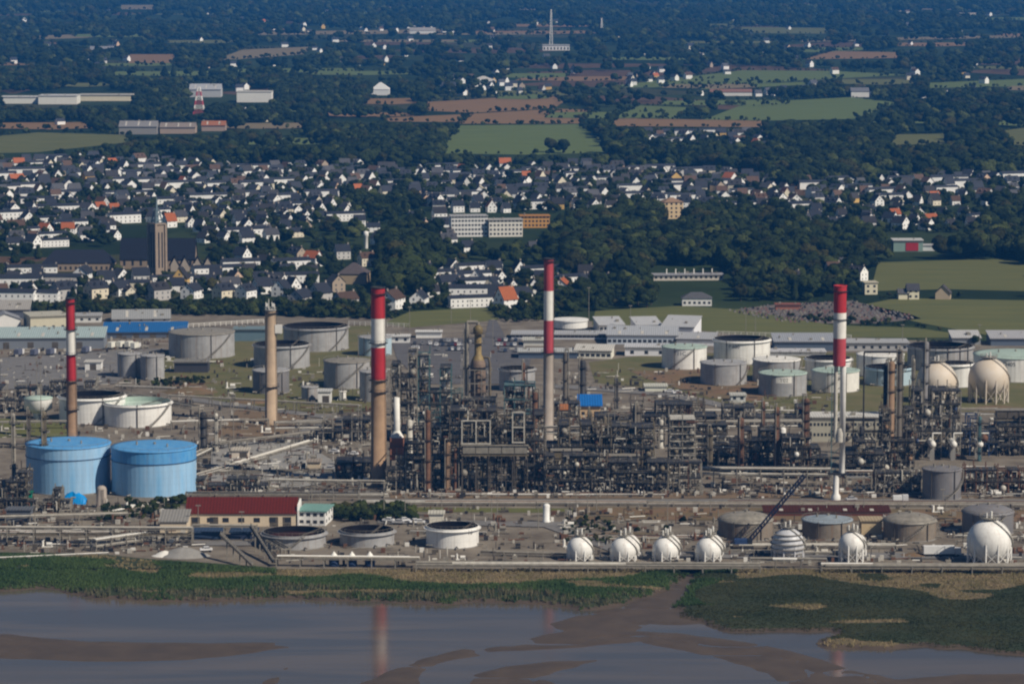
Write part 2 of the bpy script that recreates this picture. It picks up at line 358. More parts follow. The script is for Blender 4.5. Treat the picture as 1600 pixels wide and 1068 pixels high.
def bank_z(X, Y):
    i = np.clip(np.round((np.asarray(X)+420)/1.5).astype(int), 0, nx-1); j = np.clip(np.round(np.asarray(Y)-880).astype(int), 0, ny-1)
    return Hh[j, i], dL[j, i]

# ---------------------------------------------------------------- yards, roads, fields (sheets a few centimetres apart)
M_YARD = mat('gritty_refinery_yard', (0.22, 0.19, 0.15), 1.0, 0.45, 0.07, col2=(0.105, 0.085, 0.064), world=True)
M_ROADP = mat('pale_worn_asphalt', (0.19, 0.182, 0.175), 0.95, 0.25, 0.2, world=True)
M_ROADD = mat('dark_asphalt', (0.12, 0.115, 0.118), 0.95, 0.25, 0.1, world=True)
M_TURF = mat('dry_yard_grass', (0.095, 0.10, 0.032), 1.0, 0.35, 0.06, col2=(0.15, 0.125, 0.058), world=True)
M_MEAD = mat('rough_meadow_grass', (0.125, 0.125, 0.035), 1.0, 0.3, 0.025, col2=(0.09, 0.10, 0.03), world=True, ms=(0.7, 3, 1))
M_CROP = mat('green_crop', (0.115, 0.15, 0.038), 1.0, 0.2, 0.02, col2=(0.085, 0.115, 0.032), world=True, ms=(0.8, 5, 1))
M_PLOUGH = mat('ploughed_field', (0.235, 0.135, 0.056), 1.0, 0.3, 0.02, col2=(0.17, 0.105, 0.048), world=True, ms=(1, 6, 1))
M_STUB = mat('tan_stubble_field', (0.22, 0.165, 0.095), 1.0, 0.3, 0.02, col2=(0.15, 0.125, 0.065), world=True, ms=(1, 5, 1))
M_SAND = mat('dry_tan_sand', (0.20, 0.14, 0.085), 1.0, 0.3, 0.05, world=True)
yl = YD(497)
sheet_w('refinery_yard', [(-700, Y_EDGE+0.5), (700, Y_EDGE+0.5), (700, YD(535)), (XW(1450,YD(533)), YD(533)), (XW(1120,YD(515)), YD(515)), (XW(860,YD(497)), YD(497)), (XW(600,yl), yl), (XW(150,YD(488)), YD(488)), (-700, YD(475))], M_YARD, 0.05)
for i, (nm, pts, m) in enumerate([
    ('yard_grass', [(250,552),(380,512),(600,508),(600,640),(470,648),(330,624),(255,604)], M_TURF),
    ('yard_grass', [(920,566),(1030,552),(1640,550),(1640,642),(1200,646),(1050,610),(930,598)], M_TURF),
    ('yard_grass', [(-40,655),(110,652),(105,682),(-40,684)], M_MEAD),
    ('yard_grass', [(1500,618),(1640,612),(1640,640),(1510,640)], M_TURF),
    ('yard_grass', [(560,792),(1660,800),(1660,806),(560,799)], M_MEAD),
    ('earth_patch', [(262,596),(320,600),(335,618),(262,614)], M_EARTH),
    ('earth_patch', [(985,580),(1090,576),(1200,600),(1190,628),(1110,622),(1010,592)], M_EARTH),
    ('earth_patch', [(610,771),(1660,768),(1660,778),(610,779)], M_SAND),
    ('earth_patch', [(900,792),(1660,797),(1660,815),(900,812)], M_EARTH),
    ('earth_patch', [(370,640),(480,650),(430,690),(330,690)], M_SAND),
    ('parking_lot', [(612,533),(640,529),(812,527),(830,560),(820,600),(660,600),(620,560)], M_ROADD),
    ('access_road', [(758,527),(764,500),(776,500),(790,527)], M_ROADD),
    ('yard_road', [(560,780),(1660,781),(1660,786),(560,785)], M_ROADP),
    ('yard_road', [(400,700),(480,668),(520,655),(530,657),(495,673),(420,706)], M_ROADP),
    ('yard_road', [(-40,762),(600,768),(600,774),(-40,770)], M_ROADP),
    ('yard_road', [(860,600),(1040,612),(1180,640),(1170,645),(1030,618),(860,606)], M_ROADP),
    ('yard_road', [(-60,845),(420,846),(420,853),(-60,852)], M_ROADP),
    ('yard_road', [(590,812),(880,816),(1000,862),(1660,866),(1660,874),(980,872),(850,824),(590,818)], M_ROADP),
    ('yard_road', [(300,622),(560,655),(560,661),(300,628)], M_ROADP),
    ('concrete_apron', [(330,690),(470,690),(560,745),(470,762),(330,760)], M_GCONC),
    ('concrete_apron', [(0,560),(180,548),(260,545),(180,600),(0,610)], M_ROADP),
    ]):
    sheet(nm, pts, m, 0.08+0.015*i)
sheet('marsh_margin', [(-300,862),(0,864),(150,866),(215,873),(330,881),(432,888.3),(432,889.3),(-300,889.3)], M_BANK, 0.44)
FIELDS = [([(688,232),(720,196),(905,194),(968,238),(830,242),(690,240)], M_CROP), ([(718,193.5),(735,178),(870,170),(932,172),(905,193)], M_PLOUGH),
    ([(600,184),(738,178),(720,191),(600,190)], M_PLOUGH), ([(665,173),(660,160),(760,154),(860,147),(880,160),(866,169),(740,176.5)], M_PLOUGH),
    ([(945,197),(960,184.5),(1195,189),(1195,199)], M_PLOUGH), ([(960,183),(1000,165),(1080,168),(1060,186)], M_CROP),
    ([(1100,187),(1170,160),(1330,152),(1400,160),(1340,186),(1200,188.5)], M_CROP), ([(200,102),(203,85),(280,85),(272,102)], M_PLOUGH),
    ([(335,94),(378,78),(490,73),(475,85),(372,93)], M_STUB), ([(395,50),(690,46),(690,52),(400,55)], M_STUB), ([(305,226),(430,215),(520,216),(515,226)], M_CROP),
    ([(-30,215),(60,207),(205,211),(195,223),(60,238),(-30,240)], M_MEAD), ([(1255,93),(1300,80),(1405,82),(1405,91)], M_PLOUGH), ([(1383,227),(1400,210),(1485,209),(1484,225)], M_MEAD),
    ([(935,137),(1060,122),(1160,110),(1300,111),(1420,117),(1250,126),(1100,137)], M_CROP), ([(1250,62),(1640,54),(1640,58),(1250,66)], M_STUB), ([(55,56),(150,53),(145,59),(60,62)], M_STUB),
    ([(185,8),(245,8),(240,15),(185,15)], M_STUB), ([(1120,42),(1300,44),(1290,53),(1180,52)], M_MEAD), ([(1360,455),(1372,410),(1580,404),(1640,430),(1640,456),(1480,452)], M_MEAD),
    ([(1350,476),(1400,466),(1640,470),(1640,525),(1560,527),(1440,505),(1380,490)], M_MEAD), ([(925,508),(930,486),(1060,478),(1160,484),(1300,508),(1430,512),(1540,528),(1200,527),(1050,512)], M_MEAD),
    ([(600,505),(640,487),(760,480),(780,500),(640,512)], M_MEAD), ([(1080,135),(1260,128),(1260,133),(1100,140)], M_CROP), ([(1440,130),(1640,122),(1640,134),(1450,138)], M_CROP), ([(1560,205),(1640,195),(1640,230),(1580,226)], M_MEAD)]
FIELD_W = []
_rf = random.Random(91)
for _ in range(70):                     # many smaller far fields broken up by hedges
    py = _rf.choice([_rf.uniform(6, 60), _rf.uniform(60, 130), _rf.uniform(130, 200)]); px = _rf.uniform(-60, 1660); w = _rf.uniform(25, 110); hh = _rf.uniform(2.0, 5.0)*(0.5+py/140); sk = _rf.uniform(-18, 18)
    if any(abs(px-q[0]) < 120 and abs(py-q[1]) < 14 for q in ((30, 155), (100, 155), (160, 152), (395, 152), (320, 148), (270, 204), (594, 144), (868, 75), (1230, 146))): continue
    FIELDS.append(([(px-w, py+hh*0.5), (px-w*0.9+sk, py-hh*0.5), (px+w*0.8+sk, py-hh*0.6), (px+w, py+hh*0.4), (px+w*0.1, py+hh*0.7)], _rf.choice([M_CROP, M_CROP, M_MEAD, M_STUB, M_PLOUGH])))
for i, (pts, m) in enumerate(FIELDS):
    sheet('field', pts, m, 0.06+0.004*i); FIELD_W.append([G(a, b) for a, b in pts])
# ---------------------------------------------------------------- storage tanks
TANKS = []
def tank(x0, x1, yb, yt, label, shell=M_GREY, top='open', roofm=None, text=None, text_at=0.0, text_h=2.2, stair=True, group='storage tanks', seed=0, name='storage_tank', ribs=2, band=None, rise=0.06, tplate=False):
    rnd = random.Random(hash((x0, yb)) % 9999 if not seed else seed)
    Yf = YD(yb); r = ML((x1-x0)/2, Yf+10); Yc = Yf+r; r = ML((x1-x0)/2, Yc); Yc = Yf+r
    xc = XW((x0+x1)/2, Yc); h = HZ(yt, Yc)
    t = thing(name, label, 'tank', (xc, Yc, 0), 0, group); TANKS.append((xc, Yc, r))
    n = 56
    if top == 'open':
        MB().lathe([(r, 0), (r, h), (r-0.18, h)], n, smooth=False).build('shell', shell, t)
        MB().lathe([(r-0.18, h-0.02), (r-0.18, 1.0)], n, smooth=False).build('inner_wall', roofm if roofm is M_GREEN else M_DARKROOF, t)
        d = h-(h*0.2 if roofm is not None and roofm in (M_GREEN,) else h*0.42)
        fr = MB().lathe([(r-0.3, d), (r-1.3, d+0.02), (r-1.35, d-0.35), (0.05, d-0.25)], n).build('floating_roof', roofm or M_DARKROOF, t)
        MB().lathe([(r, h-0.9), (r+0.85, h-0.85), (r+0.85, h-0.7), (r, h-0.7)], n, smooth=False).build('wind_girder', shell, t)
        a = rnd.uniform(0.3, 1.0)
        MB().bar((math.cos(a)*(r-0.5), math.sin(a)*(r-0.5), h+0.3), (math.cos(a)*2, math.sin(a)*2, d), 0.8, 0.25).build('rolling_ladder', M_STEEL, t)
        mb = MB()
        for i in range(n):
            a0, a1 = 2*math.pi*i/n, 2*math.pi*(i+1)/n
            p, q = (r*math.cos(a0), r*math.sin(a0)), (r*math.cos(a1), r*math.sin(a1))
            mb.bar((*p, h+1.0), (*q, h+1.0), 0.07)
            if i % 2 == 0: mb.bar((*p, h), (*p, h+1.0), 0.07)
        mb.build('handrail', M_STEEL2, t)
    else:
        z1 = h*0.0
        MB().lathe([(r, 0), (r, h)], n, smooth=False).build('shell', shell, t)
        k = 0.13 if top == 'dome' else rise
        prof = [(r+0.35, h-0.02), (r+0.35, h+0.22)]
        for i in range(1, 9):
            u = i/8.0
            zz = (math.sqrt(max(0, 1-((1-u)**2)*0.9))-math.sqrt(0.1))/(1-math.sqrt(0.1)) if top == 'dome' else u
            prof.append(((r+0.35)*(1-u)+0.02, h+0.22+k*2*r*zz))
        MB().lathe(prof, n).build('roof', roofm or shell, t)
        MB().cyl(0.3, 0.4, h+k*2*r*0.9, h+k*2*r+0.9, 0.5, n=8).cyl(-r*0.4, 0, h+0.3, h+k*r+1.6, 0.35, n=8).cyl(r*0.35, -r*0.3, h+0.3, h+k*r+1.4, 0.3, n=8).build('roof_vents', M_STEEL2, t, kind='stuff')
        mb = MB()
        for i in range(n):
            a0, a1 = 2*math.pi*i/n, 2*math.pi*(i+1)/n
            p, q = (r*math.cos(a0), r*math.sin(a0)), (r*math.cos(a1), r*math.sin(a1))
            mb.bar((*p, h+1.2), (*q, h+1.2), 0.07)
            if i % 2 == 0: mb.bar((*p, h+0.2), (*p, h+1.2), 0.07)
        mb.build('handrail', M_STEEL2, t)
    if band:
        MB().lathe([(r+0.04, h*(1-band[0])), (r+0.04, h-0.1)], n, smooth=False).build('upper_band', band[1], t)
        MB().lathe([(r+0.05, h*(1-band[0])-0.2), (r+0.28, h*(1-band[0])-0.2), (r+0.28, h*(1-band[0])), (r+0.05, h*(1-band[0]))], n, smooth=False).build('ring_ledge', M_NAVY, t)
    MB().lathe([(r+0.25, 0), (r+0.25, 0.35), (r, 0.36)], n, smooth=False).build('base_ring', M_GCONC, t)
    if stair and rnd.random() < 0.62:             # spiral stair with treads and rails up the shell
        a0 = rnd.uniform(-2.6, -0.9); sw = min(2.4, h*1.25/r); mb = MB(); ns = max(10, int(h/0.5))
        for i in range(ns):
            a = a0+sw*i/ns; z = h*i/ns; c, s_ = math.cos(a), math.sin(a)
            mb.bar((c*(r+0.05), s_*(r+0.05), z+0.1), (c*(r+1.0), s_*(r+1.0), z+0.1), 0.5, 0.1)
            a2 = a0+sw*(i+1)/ns
            mb.bar((c*(r+1.0), s_*(r+1.0), z+1.1), (math.cos(a2)*(r+1.0), math.sin(a2)*(r+1.0), z+1.1+h/ns), 0.09)
            mb.bar((c*(r+1.0), s_*(r+1.0), z), (math.cos(a2)*(r+1.0), math.sin(a2)*(r+1.0), z+h/ns), 0.12, 0.3)
        mb.build('spiral_stair', M_STEEL2, t)
    for k in range(ribs):
        a = -math.pi/2+(k+0.5)/ribs*2.2-1.1+rnd.uniform(-0.2, 0.2)
        MB().tube(((r+0.28)*math.cos(a), (r+0.28)*math.sin(a), 0.2), ((r+0.28)*math.cos(a), (r+0.28)*math.sin(a), h+0.4), 0.16, 6).build('riser_pipe', M_STEEL, t)
    for k in range(2):
        a = -math.pi/2+rnd.uniform(-1.3, 1.3)
        MB().tube(((r-0.1)*math.cos(a), (r-0.1)*math.sin(a), 0.9), ((r+2.2)*math.cos(a), (r+2.2)*math.sin(a), 0.9), 0.25, 8).build('nozzle', M_STEEL2, t)
    if text:
        cu = bpy.data.curves.new('lettering', 'FONT'); cu.body = text; cu.size = text_h; cu.align_x = 'CENTER'; cu.extrude = 0.0
        to = bpy.data.objects.new('lettering_tmp', cu); COL.objects.link(to)
        dg = bpy.context.evaluated_depsgraph_get(); me = bpy.data.meshes.new_from_object(to.evaluated_get(dg))
        bpy.data.objects.remove(to, do_unlink=True); bpy.data.curves.remove(cu)
        for v in me.vertices:
            a = -math.pi/2+text_at+v.co.x/r; z = h*0.70+v.co.y
            v.co = ((r+0.03)*math.cos(a), (r+0.03)*math.sin(a), z)
        me.materials.clear(); me.materials.append(M_DARK); me.update()
        obj('lettering', me, t)
        if tplate:
            w = text_h*1.5
            MB().lathe([(r+0.015, h*0.70-0.5), (r+0.015, h*0.70+text_h)], 8, smooth=False, a0=-math.pi/2+text_at-w/r, a1=-math.pi/2+text_at+w/r).build('number_plate', M_OFFW, t)
    return t, xc, Yc, r, h

tank(264,366.5,561,518,'broad pale grey tank with flat roof beside the blue-roofed shed', M_GREY, 'cone', M_STEEL2, rise=0.03)
tank(443,544.5,550,508,'broad light grey open-topped tank, farthest, behind the brown concrete chimney', M_GREY, 'open')
tank(396.5,484,577,536,'grey open-topped tank right behind the brown concrete chimney, middle of three', M_GREY, 'open')
tank(395,452,616,578,'small dull grey tank standing at the foot of the brown concrete chimney', M_PURP, 'cone', M_GREY)
tank(506,578,608,563,'grey tank with cone roof and long diagonal stair left of the red-and-white chimney', M_GREY, 'cone', M_STEEL2)
tank(562,604,628,580,'narrow grey tank half hidden behind the tallest red-and-white chimney', M_GREY, 'cone')
tank(471,497,625,604,'very small grey tank beside the white cabin', M_GREY, 'cone', ribs=1, stair=False)
tank(530,541,626,611,'tiny pale tank between the grey cone-roofed tank and white cabin', M_WHITE, 'cone', ribs=1, stair=False)
tank(560,612,557,526,'blue-grey tank behind the upper half of the tallest chimney', M_PALEB, 'cone', M_GREY)
tank(184,221,591,552,'pale grey silo tank, left one of a pair', M_GREY, 'cone', group='paired silo tanks')
tank(220,257,594,555,'pale grey silo tank, right one of a pair', M_GREY, 'cone', group='paired silo tanks')
tank(93,196,664,616,'greyish white open-topped tank behind the rusty chimney base', M_WHITE, 'open')
tank(163,268,669,626,'white open-topped tank with pale green floating roof above the blue tanks', M_WHITE, 'open', M_GREEN, ribs=1)
tank(42,173,774,692,'light blue tank on the left with darker blue upper band', M_BLUE, 'cone', M_BLUE2, band=(0.24, M_BLUE), stair=False, ribs=0, rise=0.02)
tank(175,307,778,697,'blue tank on the right with deep blue upper band', M_BLUE, 'cone', M_BLUE2, band=(0.26, M_BLUE2), stair=False, ribs=0, rise=0.02)
tank(780,836,612,574,'grey tank behind the tall process tower and second chimney', M_GREY, 'open')
tank(1034,1104,578,541,'white tank with pale green roof lettered at its rim, farthest left of the group', M_WHITE, 'cone', M_GREEN, 'T11C', -0.25, 2.6, rise=0.03)
tank(1115,1203,570,528,'large white open-topped tank with number, behind the grey flat-roofed tank', M_WHITE, 'open', None, 'P 600', -0.35, 2.4)
tank(1094,1166.5,603,566,'plain grey tank with flat grey roof in front of the white tanks', M_GREY, 'cone', M_GREY, rise=0.02)
tank(1176,1250,599,561,'grey tank with pale roof behind the green-roofed numbered tank', M_GREY, 'cone', M_OFFW, rise=0.03)
tank(1185,1260,620,582,'grey tank with bright green roof and a white number plate', M_GREY, 'cone', M_GREEN, 'T02', -0.02, 2.4, tplate=True, rise=0.03)
tank(1258,1330,596,558,'white open-topped tank right behind the flare stack', M_WHITE, 'open')
tank(1268,1342,614,578,'cream tank with green top crossed by the flare stack', M_OFFW, 'cone', M_GREEN, rise=0.02)
tank(1338,1412,590,553,'white tank with pale roof behind the pale blue tank', M_WHITE, 'cone', M_OFFW, rise=0.02)
tank(1351,1426,604,572,'pale blue open-topped tank behind the brown distillation column', M_PALEB, 'open', M_REDROOF)
tank(1418,1520,581,539,'large ribbed grey open-topped tank at the far right tank farm', M_GREY, 'open', ribs=7)
tank(1466,1522,606,566,'white open-topped tank between the two cream spheres', M_WHITE, 'open', M_REDROOF)
tank(1521,1650,598,553,'white tank with green roof and number behind the cream sphere', M_WHITE, 'cone', M_GREEN, 'D405', -0.28, 2.6, rise=0.03)
tank(1441,1501,782,732,'tall dull grey fixed-roof tank at the front of the right-hand process area', M_PURP, 'cone', M_PURP)
tank(1122,1207,846,811,'weathered olive-grey domed tank beside the crane boom', M_RUSTY, 'dome', M_STEEL2)
tank(1253,1331,844,811,'rust-streaked tank with blue-grey cone roof behind the silver sphere', M_RUSTY, 'cone', mat('blue_grey_roof', (0.28, 0.33, 0.37), 0.6, 0.2, 0.3), rise=0.07)
tank(1380,1462,847,812,'rust-streaked tank with low domed roof behind the white tanker trailer', M_RUSTY, 'dome', M_STEEL2)
tank(1503,1583,838,799,'dark violet-grey domed tank behind the biggest white sphere', M_PURP, 'dome', M_PURP)
tank(411,509,860,829,'low grey open tank with dark red inside, nearest the red-roofed warehouse', M_GREY, 'open', M_REDROOF, ribs=0)
tank(531,616,856,826,'low grey open tank between the dark red one and the white numbered one', M_GREY, 'open', M_DARKROOF, ribs=0)
tank(666,748,858,820,'white open tank marked 16 near the river bank', M_WHITE, 'open', M_DARKROOF, '16', 0.75, 2.2, ribs=0)

def mushroom():
    Y = YD(658)+6; x = XW(60, Y); t = thing('water_tower', 'white mushroom-shaped water tower beside the rusty chimney', 'water tower', (x, Y, 0))
    s = ML(1, Y)
    zt = HZ(622, Y); zm = HZ(640, Y)
    MB().lathe([(7.5*s*2/2, 0), (7.5*s, zm-3), (9*s, zm-1)], 24).build('stem', M_WHITE, t)
    MB().lathe([(9*s, zm-1.2), (22*s, zm+0.6), (22*s, zt)], 32).build('bowl', M_WHITE, t)
    MB().lathe([(22.8*s, zt), (22.8*s, zt+0.4), (12*s, zt+0.9), (0.1, zt+1.2)], 32).build('lid', M_GREEN, t)
mushroom()

# ---------------------------------------------------------------- chimneys
def ring_platform(t, r, z, m=M_DARK, w=0.9, n=20):
    p = MB().lathe([(r, z), (r+w, z), (r+w, z+0.15), (r, z+0.15)], n, smooth=False).build('platform', m, t)
    mb = MB()
    for i in range(n):
        a0, a1 = 2*math.pi*i/n, 2*math.pi*(i+1)/n
        mb.bar(((r+w)*math.cos(a0), (r+w)*math.sin(a0), z+1.1), ((r+w)*math.cos(a1), (r+w)*math.sin(a1), z+1.1), 0.09)
        if i % 2 == 0: mb.bar(((r+w)*math.cos(a0), (r+w)*math.sin(a0), z), ((r+w)*math.cos(a0), (r+w)*math.sin(a0), z+1.1), 0.08)
    mb.build('railing', m, p)
def ladder(t, r, z0, z1, a=-0.6, m=M_STEEL):
    mb = MB(); c, s_ = math.cos(a), math.sin(a); nx_, ny_ = -s_*0.3, c*0.3
    for k in (-1, 1): mb.bar(((r+0.25)*c+k*nx_, (r+0.25)*s_+k*ny_, z0), ((r+0.25)*c+k*nx_, (r+0.25)*s_+k*ny_, z1), 0.1)
    z = z0
    while z < z1: mb.bar(((r+0.25)*c-nx_, (r+0.25)*s_-ny_, z), ((r+0.25)*c+nx_, (r+0.25)*s_+ny_, z), 0.08); z += 0.9
    mb.build('ladder', m, t)
def chimney(px, yb, yt, wb, wt, label, bands, base_m, rings=(), name='chimney', lad=-0.5, group='tall refinery chimneys', duct=True, tips=1):
    Y = YD(yb); x = XW(px, Y); H = HZ(yt, Y); rb, rt = ML(wb/2, Y), ML(wt/2, Y)
    t = thing(name, label, 'chimney', (x, Y, 0), 0, group)
    zs = [0.0]+[HZ(b[0], Y) for b in bands][::-1]
    rad = lambda z: rb+(rt-rb)*z/H
    seg = []
    lo = 0.0
    ys = [(HZ(b[1], Y), HZ(b[0], Y), b[2]) for b in bands]       # (z low, z high, material)
    zlow = min(s_[0] for s_ in ys) if ys else H
    MB().lathe([(rad(0)*1.15, 0), (rad(0)*1.15, 1.5), (rad(1.5), 1.6), (rad(zlow), zlow)], 28).build('shaft', base_m, t)
    for z0, z1, m in ys: MB().lathe([(rad(z0), z0), (rad(z1), z1)], 28).build('painted_band', m, t)
    MB().lathe([(rad(H), H-0.02), (rad(H)+0.25, H), (rad(H)+0.25, H+0.5), (rad(H)-0.3, H+0.5), (rad(H)-0.3, H-6)], 28).build('rim', M_DARK if tips else M_GCONC, t)
    for zr in rings: z = HZ(zr, Y); ring_platform(t, rad(z), z)
    ladder(t, rb*0.98, 2, H-1, lad)
    return t, x, Y, H
chimney(113,688,467,17,13.5,'slim red-and-white chimney with rusty lower shaft beside the white tanks',[(467,515,M_REDP),(515,554,M_OFFW),(554,594,M_REDP)], M_BROWN, (473,515,554,596,640))
chimney(424,663,485,20,16.5,'plain brown concrete chimney with antennas on top', [], M_TAN, (489,604), tips=0)
tB = chimney(592,757,450,25,21.5,'tallest thick red-and-white chimney with brown concrete shaft',[(450,497,M_REDP),(497,542,M_OFFW),(542,592,M_REDP)], M_CONC, (459,536,594,612))
chimney(857,690,405,17,15,'red-and-white chimney in the middle with its white band against dark trees',[(405,454,M_REDP2),(454,500,M_OFFW),(500,551,M_REDP2)], M_CONC2, (408,551))
def antennas():
    Y = YD(663); x = XW(423, Y); z = HZ(485, Y)
    t = thing('antenna_rack', 'white antenna cluster on top of the brown concrete chimney', 'antenna', (x, Y, z+0.5))
    mb = MB()
    for dx, h in ((-1.6, 3), (-0.4, 4.4), (0.9, 3.2), (2.0, 2.2)): mb.tube((dx, 0, 0), (dx, 0, h), 0.14, 6)
    mb.bar((-2.2, 0, 0.8), (2.6, 0, 0.8), 0.25).build('masts', M_OFFW, t)
    for dx in (-1.2, 1.4): MB().box(dx-0.5, dx+0.5, -0.5, 0.1, 1.2, 2.6).build('panel_antenna', M_OFFW, t)
    t2 = thing('antenna_cabinet', 'white dish cabinet on the flank of the brown concrete chimney', 'antenna', (x+2.6, Y-1.0, HZ(520, Y)))
    MB().box(-0.4, 2.6, -0.7, 0.7, 0, 3.6).build('cabinet', M_OFFW, t2)
    MB().box(-1.2, 1.6, -0.5, 0.5, -0.5, -0.1).build('bracket', M_STEEL, t2)
antennas()
def flare():
    Y = YD(781); t = thing('flare_stack', 'red-and-white flare chimney on white twin risers at the right', 'chimney', (XW(1306, Y), Y, 0), 0, 'tall refinery chimneys')
    s = ML(1, Y); Z = lambda y: HZ(y, Y); dx = lambda p: (p-1306)*s
    MB().lathe([(7.5*s, 0), (7.5*s, 1.6), (4.5*s, 2.6), (4.5*s, Z(739))], 20).build('foot_column', M_WHITE, t)
    MB().lathe([(4.4*s, Z(741)), (4.4*s, Z(690)), (4.8*s, Z(690)), (4.8*s, Z(571))], 20, x=dx(1315)).build('main_riser', M_WHITE, t)
    MB().lathe([(3.2*s, Z(684)), (3.2*s, Z(571))], 16, x=dx(1304)).build('side_riser', M_PALE, t)
    MB().lathe([(6.5*s, Z(690)), (6.5*s, Z(676)), (4.5*s, Z(668))], 20, x=dx(1311)).build('knock_out_drum', M_PALE, t)
    MB().box(dx(1293), dx(1326), -5*s, 5*s, Z(741), Z(738)).build('platform', M_DARK, t)
    for i, (a, b, m) in enumerate(((447, 488, M_REDP), (488, 528, M_OFFW), (528, 571, M_REDP2))):
        MB().lathe([(10*s, Z(b)), (10*s, Z(a))], 28, x=dx(1309)).build('painted_band', m, t)
    MB().disc(9.9*s, Z(570.5), 28, x=dx(1309)).build('floor_plate', M_DARK, t)
    MB().lathe([(10.8*s, Z(447)), (10.8*s, Z(445.6)), (9*s, Z(445.6)), (9*s, Z(460))], 28, x=dx(1309)).build('rim', M_REDP, t)
    for y, w in ((499, 10.3), (455, 10.3)):
        MB().lathe([(w*s, Z(y)), ((w+2.2)*s, Z(y)), ((w+2.2)*s, Z(y-1)), (w*s, Z(y-1))], 24, x=dx(1309), smooth=False).build('platform', M_DARK, t)
    mb = MB()
    for k in range(12):
        za, zb = Z(738)+k*(Z(575)-Z(738))/12, Z(738)+(k+1)*(Z(575)-Z(738))/12
        mb.bar((dx(1298), 0, za), (dx(1298), 0, zb), 0.25).bar((dx(1298), 0, za), (dx(1314), 0, zb), 0.18)
    mb.build('support_lattice', M_TEAL, t)
flare()

# ---------------------------------------------------------------- process columns
COLUMNS = []
def column(px, w, yb, yt, label, m=M_BROWN, rings=3, over=True, name='process_column', neck=None, group='slender process columns', cat='column', lad=True, topm=None):
    Y = YD(yb); x = XW(px, Y); H = HZ(yt, Y); r = ML(w/2, Y)
    t = thing(name, label, cat, (x, Y, 0), 0, group); COLUMNS.append((x, Y, r))
    prof = [(r*1.12, 0), (r*1.12, min(3, H*0.1)), (r, min(3, H*0.1)+0.1)]
    if neck: zn = H*neck[0]; prof += [(r, zn), (r*neck[1], zn+r*1.2)]; re = r*neck[1]
    else: re = r
    prof += [(re, H-re*0.7), (re*0.86, H-re*0.35), (re*0.5, H-re*0.08), (0.03, H)]
    MB().lathe(prof, 18).build('shell', m, t)
    rnd = random.Random(int(px*7+yb))
    for k in range(rings):
        z = H*(k+0.6)/(rings+0.1); rr = r if not neck or z < H*neck[0] else re
        ring_platform(t, rr, z, M_STEEL if k % 2 else M_DARK, w=max(0.7, r*0.45), n=14)
    if lad: ladder(t, r, 1, H-1, rnd.uniform(-1.4, 0.2))
    if over:
        a = rnd.choice([-2.4, -0.4, -1.9]); c, s_ = (r+0.55)*math.cos(a), (r+0.55)*math.sin(a)
        MB().pipe([(0, 0, H-0.2), (0, 0, H+1.2), (c, s_, H+1.2), (c, s_, 1.0)], max(0.16, r*0.22), 8).build('overhead_pipe', topm or M_STEEL2, t)
    return t, x, Y, H, r
column(22,7,752,645,'thin dark column at the picture edge left of the blue tanks', M_STEEL2)
column(45,6,702,640,'thin dark column just left of the light blue tank', M_STEEL)
column(70,9,769,642,'slim ribbed grey-brown column standing before the light blue tank', M_OLIVE, rings=6)
column(159,16,792,758,'short rusty-topped concrete column before the gap between the blue tanks', M_CONC2, rings=0, over=False)
column(318,11,706,643,'black twin column, thicker one, right of the blue tanks', M_DARK, rings=4)
column(338,6,706,645,'pale slender column next to the black one right of the blue tanks', M_PALE, rings=3)
column(669,8,770,640,'tall rust-brown column near the brick furnace', M_RUST, rings=4)
column(836,9,742,612,'tall rust-red column in the middle of the dark process unit', M_RUST, rings=5)
column(818,9,640,566,'red-brown tower top poking above the teal framework', M_RUST, rings=3, neck=(0.6, 0.6))
def reactor():
    Y = YD(660); s = ML(1, Y); Z = lambda y: HZ(y, Y); t = thing('reactor_tower', 'big brown reactor tower with ochre neck and piped head', 'column', (XW(747, Y), Y, 0))
    MB().lathe([(11*s, 0), (11*s, Z(640)), (12*s, Z(620)), (12*s, Z(568)), (10*s, Z(562))], 22).build('body', mat('brown_grey_lagging', (0.25, 0.18, 0.135), 0.7, 0.45, 0.6, streak=0.4), t)
    MB().lathe([(10*s, Z(562)), (7.5*s, Z(557)), (5.5*s, Z(553)), (5.5*s, Z(522))], 20).build('neck', M_GOLD, t)
    MB().lathe([(6*s, Z(522)), (7.5*s, Z(520)), (7.5*s, Z(512)), (3*s, Z(508)), (0.05, Z(506))], 18).build('head', mat('dull_brass_lagging', (0.20, 0.15, 0.06), 0.6, 0.5, 0.8), t)
    for y, r_ in ((612, 12), (590, 12), (573, 12), (536, 5.6), (521, 7.5)): ring_platform(t, r_*s, Z(y), M_STEEL if y != 573 else M_DARK, 1.2, 18)
    MB().pipe([(0, 0, Z(507)), (0, 0, Z(503)), (-17*s, 0, Z(503)), (-17*s, 0, 2)], 0.75, 10).build('overhead_pipe', M_STEEL2, t)
    MB().pipe([(6*s, 0, Z(558)), (16.5*s, -1, Z(558)), (18.5*s, -1, Z(568)), (18.5*s, -1, Z(660))], 0.5, 8).build('side_pipe', M_OLIVE, t)
    for k in range(4): MB().box(-16*s+10.5*s*k, -15*s+10.5*s*k, -17*s, -16.2*s, 0, Z(575)).build('frame_post', M_STEEL2, t)
    for y in (575, 596, 618): MB().box(-16*s, 16.5*s, -16.9*s, -16.3*s, Z(y)-0.4, Z(y)).build('frame_beam', M_STEEL2, t)
    ladder(t, 15*s, 2, Z(575), -1.0)
reactor()
column(728,5,650,512,'tall thin grey standpipe beside the ochre reactor tower', M_STEEL2, rings=1)
column(910,10,640,562,'dark brown column right of the middle chimney', M_DARK, rings=3)
column(883,7,640,550,'slender grey-brown column close to the middle chimney', M_STEEL, rings=3)
